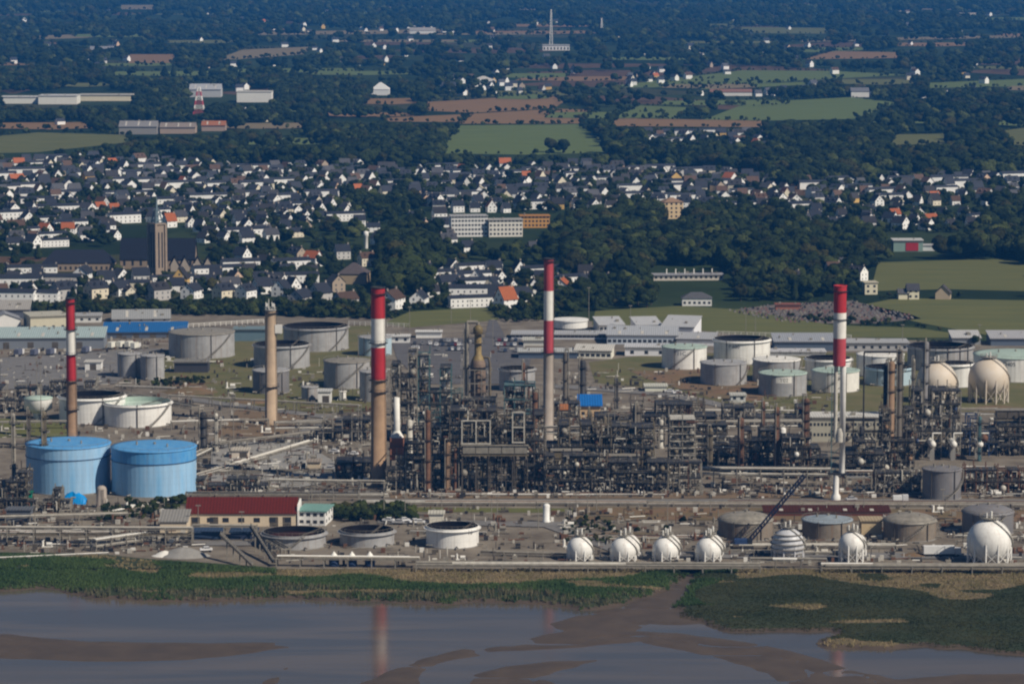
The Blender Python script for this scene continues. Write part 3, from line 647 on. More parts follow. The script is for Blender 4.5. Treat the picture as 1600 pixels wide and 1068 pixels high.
column(963,6,640,590,'short dark column behind the blue-roofed compressor house', M_DARK, rings=2)
column(995,14,720,632,'dark clustered column left of the grey structure', M_STEEL, rings=4)
column(1033,8,700,655,'pale cream column beside the dark gap in the grey structure', M_PALE, rings=2)
column(1157,10,738,652,'rust-brown column, leftmost of the four in the right process area', M_RUST, rings=3)
column(1192,6,706,626,'thin dark rusty column, second of the four in the right process area', M_RUST, rings=3)
column(1213,8,745,635,'rust-brown column, third of the four, with pipes beside', M_RUST, rings=5)
column(1223,10,708,667,'short white vessel column beside the third rusty column', M_WHITE, rings=1)
column(1259,10,746,622,'ladder-ringed dark rusty column, fourth of the four', M_RUST, rings=9)
column(1383,9,722,566,'black side column against the tall brown distillation column', M_DARK, rings=7)
column(1391,11,724,564,'tall brown distillation column right of the flare stack', M_BROWN, rings=5)
column(1404,9,716,545,'tall dark grey column with a pipe arm on top', M_STEEL, rings=4)
column(1445,9,690,533,'tall violet-grey column before the left cream sphere', M_PURP, rings=6)
column(1426,5,690,560,'thin grey pipe column between the distillation towers', M_STEEL2, rings=2)
column(945,7,740,650,'grey column amid the central pipework, left', M_OLIVE, rings=3)
column(921,7,735,640,'grey-brown column in front of the compressor house', M_OLIVE, rings=4)
column(1110,7,735,668,'olive column in the front pipework beside the concrete pillar', M_OLIVE, rings=3)
column(854,11,816,786,'short white upright vessel on the gravel by the railway', M_WHITE, rings=0, over=False, cat='vessel')
column(640,10,740,655,'grey lagged column behind the brick furnace', M_PALE, rings=3)
column(700,8,768,690,'brown short column in the dark unit front row', M_BROWN, rings=2)
column(712,6,768,700,'rust short column in the dark unit front row', M_RUST, rings=2)
column(1345,8,740,665,'dark column right of the flare stack foot', M_DARK, rings=3)
column(1480,6,700,640,'thin blue-grey column before the right cream sphere', M_STEEL2, rings=3)
column(1530,6,720,650,'thin teal column at the right pipe rack', M_TEAL, rings=3)
def arm():
    Y = YD(716); t = thing('overhead_line', 'dark horizontal pipe arm atop the tall dark grey column', 'pipe', (XW(1404, Y), Y-1, HZ(549, Y)))
    MB().tube((ML(2, Y), 0, 0), (-ML(56, Y), 0, 0), 0.45, 8).build('arm_pipe', M_DARK, t)
    MB().tube((-ML(56, Y), 0, 0), (-ML(56, Y), 0, -HZ(549, Y)+0.5), 0.3, 6).build('arm_post', M_DARK, t)
arm()
def furnace(px, yb, w, yt, ys, label, bm=M_BRICK, sm=M_OFFW):
    Y = YD(yb); t = thing('furnace', label, 'furnace', (XW(px, Y), Y, 0), 0, 'fired furnaces'); s = ML(w/2, Y); zb, zc, zt = HZ(ys[0], Y), HZ(ys[1], Y), HZ(yt, Y)
    MB().box(-s, s, 0, 2*s, zb*0.35, zb).build('firebox', bm, t)
    mb = MB()
    for a in (-1, 1):
        for b in (0, 2): mb.box(a*s*0.9-0.3, a*s*0.9+0.3, b*s*0.9, b*s*0.9+0.6, 0, zb*0.36)
    mb.build('support_legs', M_GCONC, t, kind='stuff')
    MB().lathe([(s*1.0, zb), (s*0.45, zc)], 16, y=s).build('hood', sm, t)
    MB().lathe([(s*0.45, zc), (s*0.4, zt), (s*0.3, zt), (s*0.3, zt-3)], 16, y=s).build('flue', sm, t)
    for z in (zb*0.5, zb*0.75): MB().box(-s-0.6, s+0.6, -0.6, 0, z, z+0.15).build('platform', M_STEEL, t)
furnace(620, 738, 22, 622, (684, 674), 'small brick furnace with white cone hood and thin flue')

# ---------------------------------------------------------------- gas spheres
def sphere(px, py, rpx, yb, label, m=M_WHITE, legs=9, brace=True, deck=True, rim=None, group='white gas spheres'):
    Y = YD(yb)+ML(rpx, YD(yb)); r = ML(rpx, Y); zc = HZ(py, Y)
    t = thing('gas_sphere', label, 'gas tank', (XW(px, Y), Y, 0), 0, group)
    MB().sphere((0, 0, zc), r, 40, 22).build('shell', m, t)
    P = []
    for k in range(legs):
        a = -math.pi/2+2*math.pi*(k+0.5)/legs; c, s_ = math.cos(a)*r*0.97, math.sin(a)*r*0.97; P.append((c, s_))
        MB().tube((c, s_, 0), (c, s_, zc), max(0.28, r*0.045), 8).build('leg', m, t)
    if brace:
        for k in range(legs):
            a, b = P[k], P[(k+1) % legs]
            MB().bar((*a, 0.5), (*b, zc*0.62), 0.16).bar((*b, 0.5), (*a, zc*0.62), 0.16).build('cross_brace', m, t)
    if deck:
        d = MB().lathe([(r*0.1, zc+r+0.25), (r*0.42, zc+r+0.25), (r*0.42, zc+r+0.45), (r*0.1, zc+r+0.45)], 20).build('top_deck', M_STEEL2, t)
        mb = MB()
        for i in range(14):
            a0, a1 = 2*math.pi*i/14, 2*math.pi*(i+1)/14; q = r*0.42
            mb.bar((q*math.cos(a0), q*math.sin(a0), zc+r+0.4), (q*math.cos(a0), q*math.sin(a0), zc+r+1.5), 0.1).bar((q*math.cos(a0), q*math.sin(a0), zc+r+1.5), (q*math.cos(a1), q*math.sin(a1), zc+r+1.5), 0.1)
        mb.build('railing', M_STEEL2, d)
        MB().cyl(0.6, 0, zc+r*0.95, zc+r+2.6, 0.35, n=8).cyl(-0.9, 0.4, zc+r*0.9, zc+r+2.0, 0.3, n=8).build('relief_valves', M_OFFW, t, kind='stuff')
        mb = MB(); n = 16
        for i in range(n):                                      # stair curling over the right shoulder
            u0, u1 = i/n, (i+1)/n
            def pt(u): el = R(85-110*u); az = R(-75+75*u); return (1.05*r*math.cos(el)*math.cos(az), 1.05*r*math.cos(el)*math.sin(az), zc+1.05*r*math.sin(el))
            p, q = pt(u0), pt(u1); mb.bar(p, q, 0.7, 0.12).bar((p[0], p[1], p[2]+1), (q[0], q[1], q[2]+1), 0.08)
        mb.build('stair', M_PALE, t)
    MB().tube((0, 0, zc-r), (0, 0, 0.3), 0.3, 8).build('drain_pipe', M_STEEL2, t)
    if rim:
        for f in rim:
            rr = r*math.cos(f); MB().lathe([(rr+0.05, zc+r*math.sin(f)), (rr+0.55, zc+r*math.sin(f)), (rr+0.55, zc+r*math.sin(f)+0.25), (rr+0.05, zc+r*math.sin(f)+0.25)], 32, smooth=False).build('spray_ring', M_STEEL2, t)
    return t
sphere(906,857,20.5,879,'white gas sphere farthest left in the river-side row')
sphere(981,853,19.5,871,'white gas sphere hidden behind the second one of the row')
sphere(974,858,20.5,879,'white gas sphere, second from left in the river-side row')
sphere(1044,853,19.5,871,'white gas sphere hidden behind the third one of the row')
sphere(1040,858,20.5,879,'white gas sphere, third from left, with a long slanting stair')
sphere(1111,853,19.5,871,'white gas sphere hidden behind the fourth one of the row')
sphere(1107,858,20.5,879,'white gas sphere, fourth from left, just left of the crane boom')
sphere(1231,850,26,878,'silver gas sphere wrapped in rings of scaffolding beside the crane boom', mat('silver_lagging', (0.62, 0.63, 0.66), 0.45, 0.25, 0.6), rim=(-0.5, -0.2, 0.1, 0.4, 0.7))
sphere(1336,850,18,872,'white gas sphere peeping out behind the small one near the trailer')
sphere(1330,849,19.5,881,'small white gas sphere on tall legs between rusty tanks')
sphere(1545,845,35,885,'biggest white gas sphere on braced legs at the right edge', legs=11)
M_CREAM = mat('cream_sphere_paint', (0.60, 0.51, 0.40), 0.6, 0.2, 0.15, col2=(0.64, 0.58, 0.50))
sphere(1463,596,32,632,'cream gas sphere on the left, partly behind the violet-grey column', M_CREAM, legs=12, group='cream gas spheres')
sphere(1544,590,31.5,632,'cream gas sphere on the right with tan cap and many legs', M_CREAM, legs=12, group='cream gas spheres')

# ---------------------------------------------------------------- process units and pipe racks
PIPE_M = [M_STEEL2, M_PALE, M_STEEL, M_OLIVE, M_RUST, M_STEEL2, M_DARK]
def unit(name, label, x0, x1, yb, yt, depth, nx_, lev, seed, fm=M_STEEL, cat='process unit', drop=0.25, vess=0.5, dens=1.0, ny_=2, pm=None, deckm=M_DARK, group='steel process structures'):
    rnd = random.Random(seed); Y = YD(yb); Xa, Xb = XW(x0, Y), XW(x1, Y); H = HZ(yt, Y); Wd = Xb-Xa
    t = thing(name, label, cat, ((Xa+Xb)/2, Y, 0), 0, group)
    fx = [-Wd/2+Wd*i/nx_ for i in range(nx_+1)]; fy = [depth*j/ny_ for j in range(ny_+1)]; fz = [H*k/lev for k in range(lev+1)]
    bt = [lev if rnd.random() > drop else max(1, lev-rnd.randint(1, max(1, lev//2))) for _ in range(nx_)]      # storeys per bay
    fr = MB(); rail = MB(); small = MB(); big = MB()
    for i in range(nx_+1):
        k = max(bt[max(0, i-1)], bt[min(nx_-1, i)])
        for y in fy: fr.box(fx[i]-0.2, fx[i]+0.2, y-0.2, y+0.2, 0, fz[k]+(rnd.choice([0, 0, 1.2, 2.5]) if k == lev else 0))
    for i in range(nx_):
        for k in range(1, bt[i]+1):
            z = fz[k]
            for y in fy: fr.box(fx[i], fx[i+1], y-0.15, y+0.15, z-0.45, z-0.02)
            for x in (fx[i], fx[i+1]): fr.box(x-0.13, x+0.13, 0, depth, z-0.4, z-0.03)
            if rnd.random() < 0.85:
                MB().box(fx[i]+0.05, fx[i+1]-0.05, -0.5, depth*rnd.choice([1, 1, 0.55]), z, z+0.12).build('deck', deckm, t)
            for q in (0.55, 1.1): rail.bar((fx[i], -0.5, z+q), (fx[i+1], -0.5, z+q), 0.07)
            nq = max(2, int((fx[i+1]-fx[i])/1.6))
            for q in range(nq+1): x = fx[i]+(fx[i+1]-fx[i])*q/nq; rail.bar((x, -0.5, z), (x, -0.5, z+1.1), 0.06)
            if rnd.random() < 0.3: fr.bar((fx[i], 0, fz[k-1]), (fx[i+1], 0, z), 0.22)
        for k in range(bt[i]):
            z0, z1 = fz[k], fz[k+1]; hz = z1-z0; bw = fx[i+1]-fx[i]; xm = (fx[i]+fx[i+1])/2
            u = rnd.random(); m = rnd.choice(pm or [M_STEEL2, M_PALE, M_STEEL, M_OLIVE, M_RUST])
            if u < vess*0.45:      # horizontal drum seen end-on or along
                rr = min(hz*0.32, rnd.uniform(0.7, 1.5)); zc = z0+rr+0.6; yy = depth*rnd.uniform(0.15, 0.6)
                if rnd.random() < 0.5:
                    L = bw*0.8; b = MB().tube((xm-L/2, yy, zc), (xm+L/2, yy, zc), rr, 12, cap=False)
                    b.sphere((xm-L/2, yy, zc), rr, 10, 6).sphere((xm+L/2, yy, zc), rr, 10, 6)
                else:
                    b = MB().tube((xm, -0.2, zc), (xm, depth*0.8, zc), rr, 12, cap=False); b.sphere((xm, -0.2, zc), rr, 10, 6)
                b.build('drum', m, t)
                for q in (-0.3, 0.3): small.box(xm+q*bw-0.25, xm+q*bw+0.25, yy-0.4, yy+0.4, z0+0.1, zc-rr*0.7)
            elif u < vess*0.75:    # vertical vessel
                rr = min(bw*0.3, rnd.uniform(0.6, 1.4)); hh = hz*rnd.uniform(0.7, 1.0)
                MB().lathe([(rr*0.8, z0+0.1), (rr, z0+0.6), (rr, z0+hh-rr*0.5), (rr*0.6, z0+hh-0.1), (0.02, z0+hh)], 12, xm+rnd.uniform(-0.2, 0.2)*bw, depth*rnd.uniform(0.1, 0.5)).build('vessel', m, t)
            elif u < vess:         # exchanger box / air cooler
                MB().box(fx[i]+bw*0.1, fx[i+1]-bw*0.1, depth*0.05, depth*0.7, z0+hz*0.35, z0+hz*0.75).build('cooler_box', rnd.choice([M_STEEL2, M_OLIVE, M_PALE, M_STEEL]), t)
            # pipe clutter of the bay
            for _ in range(int(11*dens)):
                r_ = rnd.choice([0.08, 0.1, 0.14, 0.2, 0.28]); y = rnd.uniform(-0.8, depth*0.9); tgt = big if r_ > 0.17 else small
                tgt.k = rnd.randrange(4)
                if rnd.random() < 0.55:
                    x = rnd.uniform(fx[i], fx[i+1]); za = z0+rnd.random()*hz*0.4; zb = za+rnd.uniform(0.4, 1.0)*hz
                    tgt.tube((x, y, za), (x, y, zb), r_, 5)
                    if rnd.random() < 0.6: tgt.tube((x, y, zb), (x+rnd.uniform(-1, 1)*bw*0.6, y, zb), r_, 5)
                    else: tgt.tube((x, y, za), (x, y+rnd.uniform(0.5, 3), za), r_, 5)
                else:
                    xa = rnd.uniform(fx[i], xm); z = z0+rnd.random()*hz; tgt.tube((xa, y, z), (xa+rnd.uniform(0.3, 1.0)*bw, y, z), r_, 5)
            for _ in range(int(8*dens)):     # valves, pumps, junction boxes
                x = rnd.uniform(fx[i], fx[i+1]); y = rnd.uniform(-0.6, depth*0.4); w = rnd.uniform(0.15, 0.5); z = z0+rnd.random()*hz*0.8
                small.k = rnd.randrange(4); small.box(x-w, x+w, y-w, y+w, z, z+rnd.uniform(0.3, 1.0))
    # zigzag stair at one end
    xs = fx[0] if rnd.random() < 0.5 else fx[-1]; st = MB()
    for k in range(max(1, bt[0])):
        a, b = (-1.6, depth*0.5) if k % 2 == 0 else (depth*0.5, -1.6)
        for q in (-0.4, 0.4): st.bar((xs+q, a, fz[k]), (xs+q, b, fz[k+1]), 0.12, 0.3)
        for q in range(8): st.bar((xs-0.4, a+(b-a)*q/8, fz[k]+(fz[k+1]-fz[k])*q/8), (xs+0.4, a+(b-a)*q/8, fz[k]+(fz[k+1]-fz[k])*q/8), 0.25, 0.06)
    fr.build('steel_frame', fm, t); st.build('stairway', M_STEEL2, t)
    rail.build('handrails', M_STEEL2, t, kind='stuff')
    small.build('small_pipework', [M_STEEL2, M_OLIVE, M_PALE, M_STEEL], t, kind='stuff')
    if big.v: big.build('large_pipework', [M_PALE, M_RUST, M_STEEL2, M_OLIVE], t, kind='stuff')
    return t
def rack(label, x0, y0, x1, y1, zt, width=5.0, npipe=6, lev=2, step=8.0, rmax=0.35, seed=1, fm=M_STEEL2, pale=0.5, name='pipe_rack', zl=2.2, group='pipe racks'):
    rnd = random.Random(seed); a, b = Vector((*G(x0, y0), 0)), Vector((*G(x1, y1), 0)); L = (b-a).length; ang = math.atan2(b.y-a.y, b.x-a.x)
    t = thing(name, label, 'pipe rack', a, ang, group)
    mb = MB(); n = max(2, int(L/step))
    zs = [zt-zl*k for k in range(lev) if zt-zl*k > 0.6]
    for i in range(n+1):
        x = L*i/n
        for y in (0, width): mb.box(x-0.18, x+0.18, y-0.18, y+0.18, 0, zt+0.3)
        for z in zs: mb.box(x-0.14, x+0.14, -0.5, width+0.5, z-0.35, z)
    for z in zs:
        for y in (0, width): mb.box(0, L, y-0.1, y+0.1, z-0.3, z-0.05)
    mb.build('support_frame', fm, t)
    for z in zs:
        for k in range(npipe):
            y = width*(k+0.5)/npipe; r_ = rnd.uniform(0.35, 1)*rmax
            m = rnd.choice([M_PALE, M_STEEL2, M_OFFW]) if rnd.random() < pale else rnd.choice(PIPE_M)
            s0, s1 = (0 if rnd.random() < 0.75 else rnd.uniform(0, 0.4)*L), (L if rnd.random() < 0.75 else rnd.uniform(0.6, 1)*L)
            MB().tube((s0, y, z+r_), (s1, y, z+r_), r_, 7).build('pipe', m, t)
    return t
# ---------------------------------------------------------------- process area, front to back
unit('process_unit','dark steel process unit with white portal frames in the centre',703,776,768,642,16,5,6,11,M_STEEL,drop=0.35,vess=0.55,dens=1.2)
unit('process_unit','dark steel process unit around the rust-red column',776,850,768,648,16,5,6,12,M_STEEL,drop=0.35,vess=0.5,dens=1.2)
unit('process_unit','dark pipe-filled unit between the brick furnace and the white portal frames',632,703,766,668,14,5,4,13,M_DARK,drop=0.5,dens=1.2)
unit('process_unit','tall grey lattice structure directly right of the tallest chimney',612,652,690,528,12,3,8,14,M_STEEL2,drop=0.3,vess=0.7)
unit('process_unit','teal-grey framework with white vessels behind the dark unit',654,722,688,556,14,4,7,15,M_TEAL,drop=0.4,vess=0.7,pm=[M_OFFW,M_PALE,M_STEEL2,M_WHITE])
unit('process_unit','platformed steelwork around the ochre-necked reactor tower',718,776,690,625,12,3,4,16,M_STEEL2,drop=0.3,pm=[M_GOLD,M_BROWN,M_PALE])
unit('process_unit','teal-topped steelwork left of the middle chimney',788,852,690,602,14,4,4,17,M_TEAL,drop=0.3,deckm=M_TEAL)
unit('process_unit','grey olive pipework block right of the middle chimney',855,925,748,664,16,4,5,18,M_OLIVE,drop=0.3,dens=1.4)
unit('process_unit','grey olive structure with white vessels in the middle of the pipework',925,985,748,666,16,4,5,19,M_OLIVE,drop=0.25,dens=1.4)
unit('process_unit','grey block of stacked decks beside the cream column',985,1022,748,668,14,2,5,20,M_OLIVE,drop=0.2,dens=1.3)
unit('process_unit','pale slatted grey tower right of the dark gap',1046,1086,745,655,12,2,8,21,M_STEEL2,drop=0.0,vess=0.6,deckm=M_PALE,dens=1.1)
unit('process_unit','low tangled pipework along the front of the central units, left half',852,950,771,712,10,7,3,22,M_DARK,drop=0.3,dens=1.6)
unit('process_unit','low tangled pipework along the front of the central units, right half',950,1042,771,722,10,6,3,23,M_DARK,drop=0.3,dens=1.4)
unit('process_unit','open steel frame on tall posts by the brick pillar',1044,1096,770,722,8,3,2,24,M_STEEL2,drop=0.0,vess=0.25)
unit('process_unit','dark steelwork behind the leftmost rusty column',1088,1152,728,664,12,4,4,25,M_STEEL,drop=0.3,dens=1.2)
unit('process_unit','dark unit between the rusty columns of the right process area',1160,1215,738,672,12,4,4,26,M_DARK,drop=0.4,dens=1.2)
unit('process_unit','dark unit left of the flare stack with small white vessels',1222,1296,748,684,12,5,4,27,M_DARK,drop=0.4,dens=1.2,pm=[M_OFFW,M_STEEL2,M_STEEL])
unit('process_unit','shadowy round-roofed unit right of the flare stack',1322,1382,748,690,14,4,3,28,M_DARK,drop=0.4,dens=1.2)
unit('process_unit','tall structure around the brown distillation column',1378,1428,738,640,12,4,6,29,M_STEEL,drop=0.5,dens=1.2,pm=[M_STEEL,M_BROWN,M_PALE,M_TEAL])
unit('process_unit','blue-grey steelwork before the left cream sphere',1426,1500,715,610,14,5,5,30,M_STEEL2,drop=0.4,vess=0.6,pm=[M_NAVY,M_STEEL2,M_PALE])
unit('process_unit','navy and grey structure right of the round white drums',1500,1560,712,652,14,4,3,31,M_NAVY,drop=0.3)
unit('process_unit','long low grey structure at the right picture edge',1560,1660,712,650,14,6,4,32,M_STEEL,drop=0.3)
unit('process_unit','rusty front steelwork right of the dull grey tank',1508,1660,770,734,8,9,2,33,M_RUST,drop=0.2,pm=[M_RUST,M_PALE,M_STEEL2])
unit('process_unit','dark front steelwork left of the dull grey tank',1368,1438,772,738,8,5,2,34,M_STEEL2,drop=0.2,vess=0.3)
unit('process_unit','low steelwork behind the right-hand units',1300,1400,690,655,12,6,2,35,M_STEEL,drop=0.3)
unit('process_unit','added dark frame standing in for the shadow left of the tallest chimney',524,580,752,722,14,4,2,36,M_DARK,drop=0.2,dens=0.7)  # dark steelwork added where only cast shadow lies on the yard
unit('process_unit','blue-grey steel frame behind the dark one left of the tallest chimney',505,580,690,655,10,5,2,37,M_STEEL2,drop=0.2,dens=0.8)
unit('process_unit','cluttered pump unit at the left picture edge before the blue tank',-40,44,795,738,12,5,4,38,M_STEEL,drop=0.5,dens=1.3)
unit('process_unit','pump and valve unit at the foot of the light blue tank',44,110,800,764,6,5,2,39,M_STEEL2,drop=0.4,dens=1.3)
unit('process_unit','low rusty unit behind the white mushroom tower',-30,60,645,605,12,5,2,40,M_STEEL2,drop=0.3)
unit('process_unit','low pipe unit above the white tanks at the left',60,150,620,596,10,5,2,41,M_STEEL2,drop=0.4)
unit('process_unit','small pump unit between the blue tank and the warehouse',305,420,768,748,8,7,2,42,M_STEEL2,drop=0.4,dens=0.8)
unit('process_unit','small unit beside the tallest chimney foot',604,634,766,716,8,2,3,43,M_STEEL2,drop=0.3)
unit('process_unit','pale low unit in front of the numbered green-roofed tank',1130,1262,668,636,12,8,2,44,M_STEEL2,drop=0.4,pm=[M_NAVY,M_PALE,M_STEEL2])
unit('process_unit','low pipework behind the blue-roofed compressor house',930,1120,668,632,14,10,2,45,M_STEEL,drop=0.4)
unit('process_unit','low pipework left of the blue-roofed compressor house',858,905,690,630,10,3,3,46,M_STEEL,drop=0.4)

def portal(label, x0, x1, yb, yt, ym, n):
    Y = YD(yb)-0.8; Xa, Xb = XW(x0, Y), XW(x1, Y); t = thing('portal_frame', label, 'steel frame', (Xa, Y, 0), 0, 'white portal frames'); mb = MB(); lo = MB(); zt, zm = HZ(yt, Y), HZ(ym, Y)
    for i in range(n+1):
        x = (Xb-Xa)*i/n; mb.box(x-0.2, x+0.2, -0.3, 0.3, zm-0.4, zt); lo.box(x-0.22, x+0.22, -0.25, 0.25, 0, zm-0.5)
    for z in (zt, zm)+(((zt+zm)/2,) if n == 1 else ()): mb.box(-0.3, Xb-Xa+0.3, -0.32, 0.32, z-0.38, z)
    mb.build('posts_and_beams', M_PALE, t); lo.build('lower_posts', M_STEEL, t)
portal('white double portal frame in the middle of the dark unit', 722, 766, 768, 656, 692, 2)
portal('white two-storey portal frame beside the rust-red column', 801, 819, 768, 643, 690, 1)
def coolers(label, x0, x1, yb, y0, y1, m=M_PALE):
    Y = YD(yb)-3; Xa, Xb = XW(x0, Y), XW(x1, Y); t = thing('air_cooler_bank', label, 'cooler', ((Xa+Xb)/2, Y, 0), 0, 'air cooler banks'); w = Xb-Xa; za, zb = HZ(y1, Y), HZ(y0, Y)
    n = max(3, int(w/4))
    for i in range(n):
        MB().box(-w/2+w*i/n+0.12, -w/2+w*(i+1)/n-0.12, -2, 3, za, zb).build('cooler_bay', m, t)
    mb = MB()
    for i in range(n+1):
        for y in (-1.8, 2.8): mb.box(-w/2+w*i/n-0.15, -w/2+w*i/n+0.15, y-0.15, y+0.15, 0, za)
    mb.build('support_frame', M_STEEL, t)
    MB().box(-w/2-0.5, w/2+0.5, -2.4, 3.4, zb+0.05, zb+0.2).build('walkway', M_STEEL2, t)
    MB().box(-w/2-0.5, w/2+0.5, -2.3, 3.3, za-0.9, za-0.5).build('plenum', M_OLIVE, t)
coolers('long pale air cooler bank under the white portal frames', 723, 824, 766, 695, 707, M_STEEL2)
coolers('grey air cooler bank right of the rust-red column', 862, 908, 752, 703, 714, M_OLIVE)
coolers('pale air cooler bank before the central grey structure', 930, 998, 752, 711, 720, M_STEEL2)
coolers('grey air cooler bank at the right-hand pipe rack', 1555, 1640, 708, 640, 652, M_STEEL)
def drums():
    for px, lab in ((1457, 'left'), (1490, 'middle'), (1531, 'right')):
        Y = YD(720); t = thing('round_drum', 'white round drum end above the grey tank, %s of three' % lab, 'vessel', (XW(px, Y), Y, 0), 0, 'white round drums')
        r = ML(5.2, Y); z = HZ(694, Y)
        MB().tube((0, 0, z), (0, 10, z), r, 16, cap=False).sphere((0, 0, z), r, 16, 10).build('shell', M_OFFW, t)
        for y in (2, 8): MB().box(-r*0.7, r*0.7, y-0.3, y+0.3, 0, z-r*0.5).build('saddle', M_GCONC, t)
        MB().pipe([(0, 1, z+r*0.8), (0, 1, z+r+3), (3.5, 1, z+r+3)], 0.3, 7).build('outlet_pipe', M_OFFW, t)
drums()
RK = [('pale pipe rack crossing the left foreground',-30,851,300,852,5.6,4,5,2,8,.3,1,.6), ('pale pipe rack before the red-roofed warehouse',300,845,400,846,5.2,3,4,1,8,.3,2,.7),
 ('pipe rack along the river bank below the low grey tanks',432,886,655,888,3.0,3.5,5,1,7,.4,3,.8), ('low riverside pipe rack below the white gas spheres',650,893,1188,895,1.9,4,4,1,9,.75,4,.95),
 ('raised riverside pipe rack section right of the gas sphere row',1172,888,1292,889,2.8,3,3,1,7,.6,5,.9), ('low riverside pipe rack running to the right edge',1284,895,1660,896,1.8,4,4,1,9,.75,6,.95),
 ('dark pipe bundle along the railway, left stretch',560,790,1010,791,1.0,6,8,1,9,.3,7,.15), ('dark pipe bundle along the railway, right stretch',1012,791,1660,793,1.0,6,8,1,9,.3,8,.15),
 ('pipe rack in front of the open frame and rusty columns',1042,760,1298,762,7.0,4,5,2,8,.3,9,.5), ('pipe rack right of the flare stack foot',1322,762,1440,762,6.0,4,5,2,8,.3,10,.4),
 ('pipe rack right of the dull grey tank',1504,762,1660,764,7.5,4,5,2,8,.35,11,.5), ('wide pale pipe rack at the right edge behind the drums',1548,690,1660,690,9.0,5,6,2,8,.45,12,.7),
 ('pipe rack between the concrete chimney and the tallest chimney',330,706,575,676,3.0,4,5,1,8,.3,13,.5), ('ground pipe rack running diagonally past the concrete apron',375,728,500,690,1.0,4,6,1,8,.3,14,.6),
 ('pipe rack behind the concrete apron',268,672,420,668,3.5,3,5,1,9,.25,15,.3), ('pipe rack over the bare earth behind the concrete chimney',262,632,560,648,4.0,3,4,1,10,.2,16,.3),
 ('pipe rack in front of the tallest chimney',420,765,600,768,3.5,3,4,1,8,.25,17,.6), ('dark ground pipes between the warehouse and blue tanks',180,806,280,785,1.0,4,6,1,7,.25,18,.5),
 ('white slanting pipe rack along the marsh edge',-30,877,170,868,0.9,1.5,2,1,9,.25,19,.95), ('long pipe rack behind the central pipework',640,706,1100,700,9.0,5,6,2,9,.3,20,.4),
 ('pipe rack behind the right process area',1090,690,1380,688,8.0,5,5,2,9,.3,21,.5), ('pale frame rack beside the slatted grey tower',1086,735,1160,735,13.0,4,4,3,8,.3,22,.8),
 ('pipe rack above the warehouse roof',290,782,560,783,2.8,3,4,1,8,.25,23,.5), ('low pipe rack at the left edge behind the pumps',-30,818,200,812,2.2,4,5,1,8,.3,24,.5),
 ('ground pipes left of the white tanks',-30,700,110,698,1.2,4,5,1,8,.25,25,.3), ('low pipes in front of the brown tanks',1120,858,1400,858,1.2,3,4,1,8,.3,26,.5),
 ('low pipes between the gas spheres and the white open tank',750,868,900,872,1.0,3,4,1,8,.3,27,.6)]
RK += [('ground pipe bundle on the left side of the concrete apron',300,752,420,718,0.9,5,8,1,6,.22,31,.25), ('ground pipe bundle across the middle of the concrete apron',340,742,520,738,0.8,5,8,1,6,.2,32,.2), ('dark pipe bundle at the top of the concrete apron',345,690,470,692,1.6,5,8,1,7,.22,33,.2), ('ground pipe bundle right of the concrete chimney foot',432,668,520,664,2.2,4,6,1,7,.2,34,.3),
 ('pipe bundle behind the white open-topped tanks',150,612,300,640,1.4,4,6,1,8,.2,35,.3), ('pipe bundle before the paired silos',180,606,330,612,1.0,4,6,1,8,.2,36,.3), ('dark pipe bundle between the blue tanks and the twin columns',300,722,345,700,1.5,4,7,1,6,.25,37,.3), ('pipe rack left of the slim chimney',-30,672,105,670,3.2,3,5,1,8,.25,38,.3), ('pipe bundle behind the red-roofed warehouse',300,776,600,778,1.0,5,7,1,8,.25,39,.35),
 ('two-level pipe rack behind the added dark frame',430,682,580,680,5.5,4,6,2,8,.28,40,.35), ('low pipe bundle below the numbered green-roofed tank',1000,650,1260,652,2.5,4,6,1,8,.25,41,.4), ('two-level pipe rack below the cream spheres',1380,664,1560,664,6.5,4,6,2,8,.3,42,.5), ('low pipe bundle behind the gas sphere row',880,842,1130,844,0.9,4,6,1,8,.3,43,.3), ('low pipe bundle behind the tank marked 16',640,834,760,836,0.8,3,4,1,8,.25,44,.4), ('low pipe bundle between spheres and rusty tanks',1130,866,1310,868,1.0,3,5,1,7,.25,45,.4),
 ('navy pipe rack crossing in the left foreground',150,862,245,848,4.0,3,4,2,6,.25,46,.5), ('pipe rack rising beside the warehouse end',395,846,440,872,3.2,3,4,1,5,.25,47,.6), ('dark pipe bundle in front of the left pumps',-30,836,170,838,0.9,5,7,1,7,.25,48,.2), ('low pipe bundle in front of the dull grey tank',1330,776,1660,777,0.8,4,5,1,8,.22,49,.3), ('low pipe bundle in front of the dark central unit',640,775,1040,776,0.7,3,4,1,9,.2,50,.3)]
for (lb, a, b, c, d, z, w, npz, lv, st, rm, sd, pl) in RK: rack(lb, a, b, c, d, z, w, npz, lv, st, rm, sd, pale=pl)

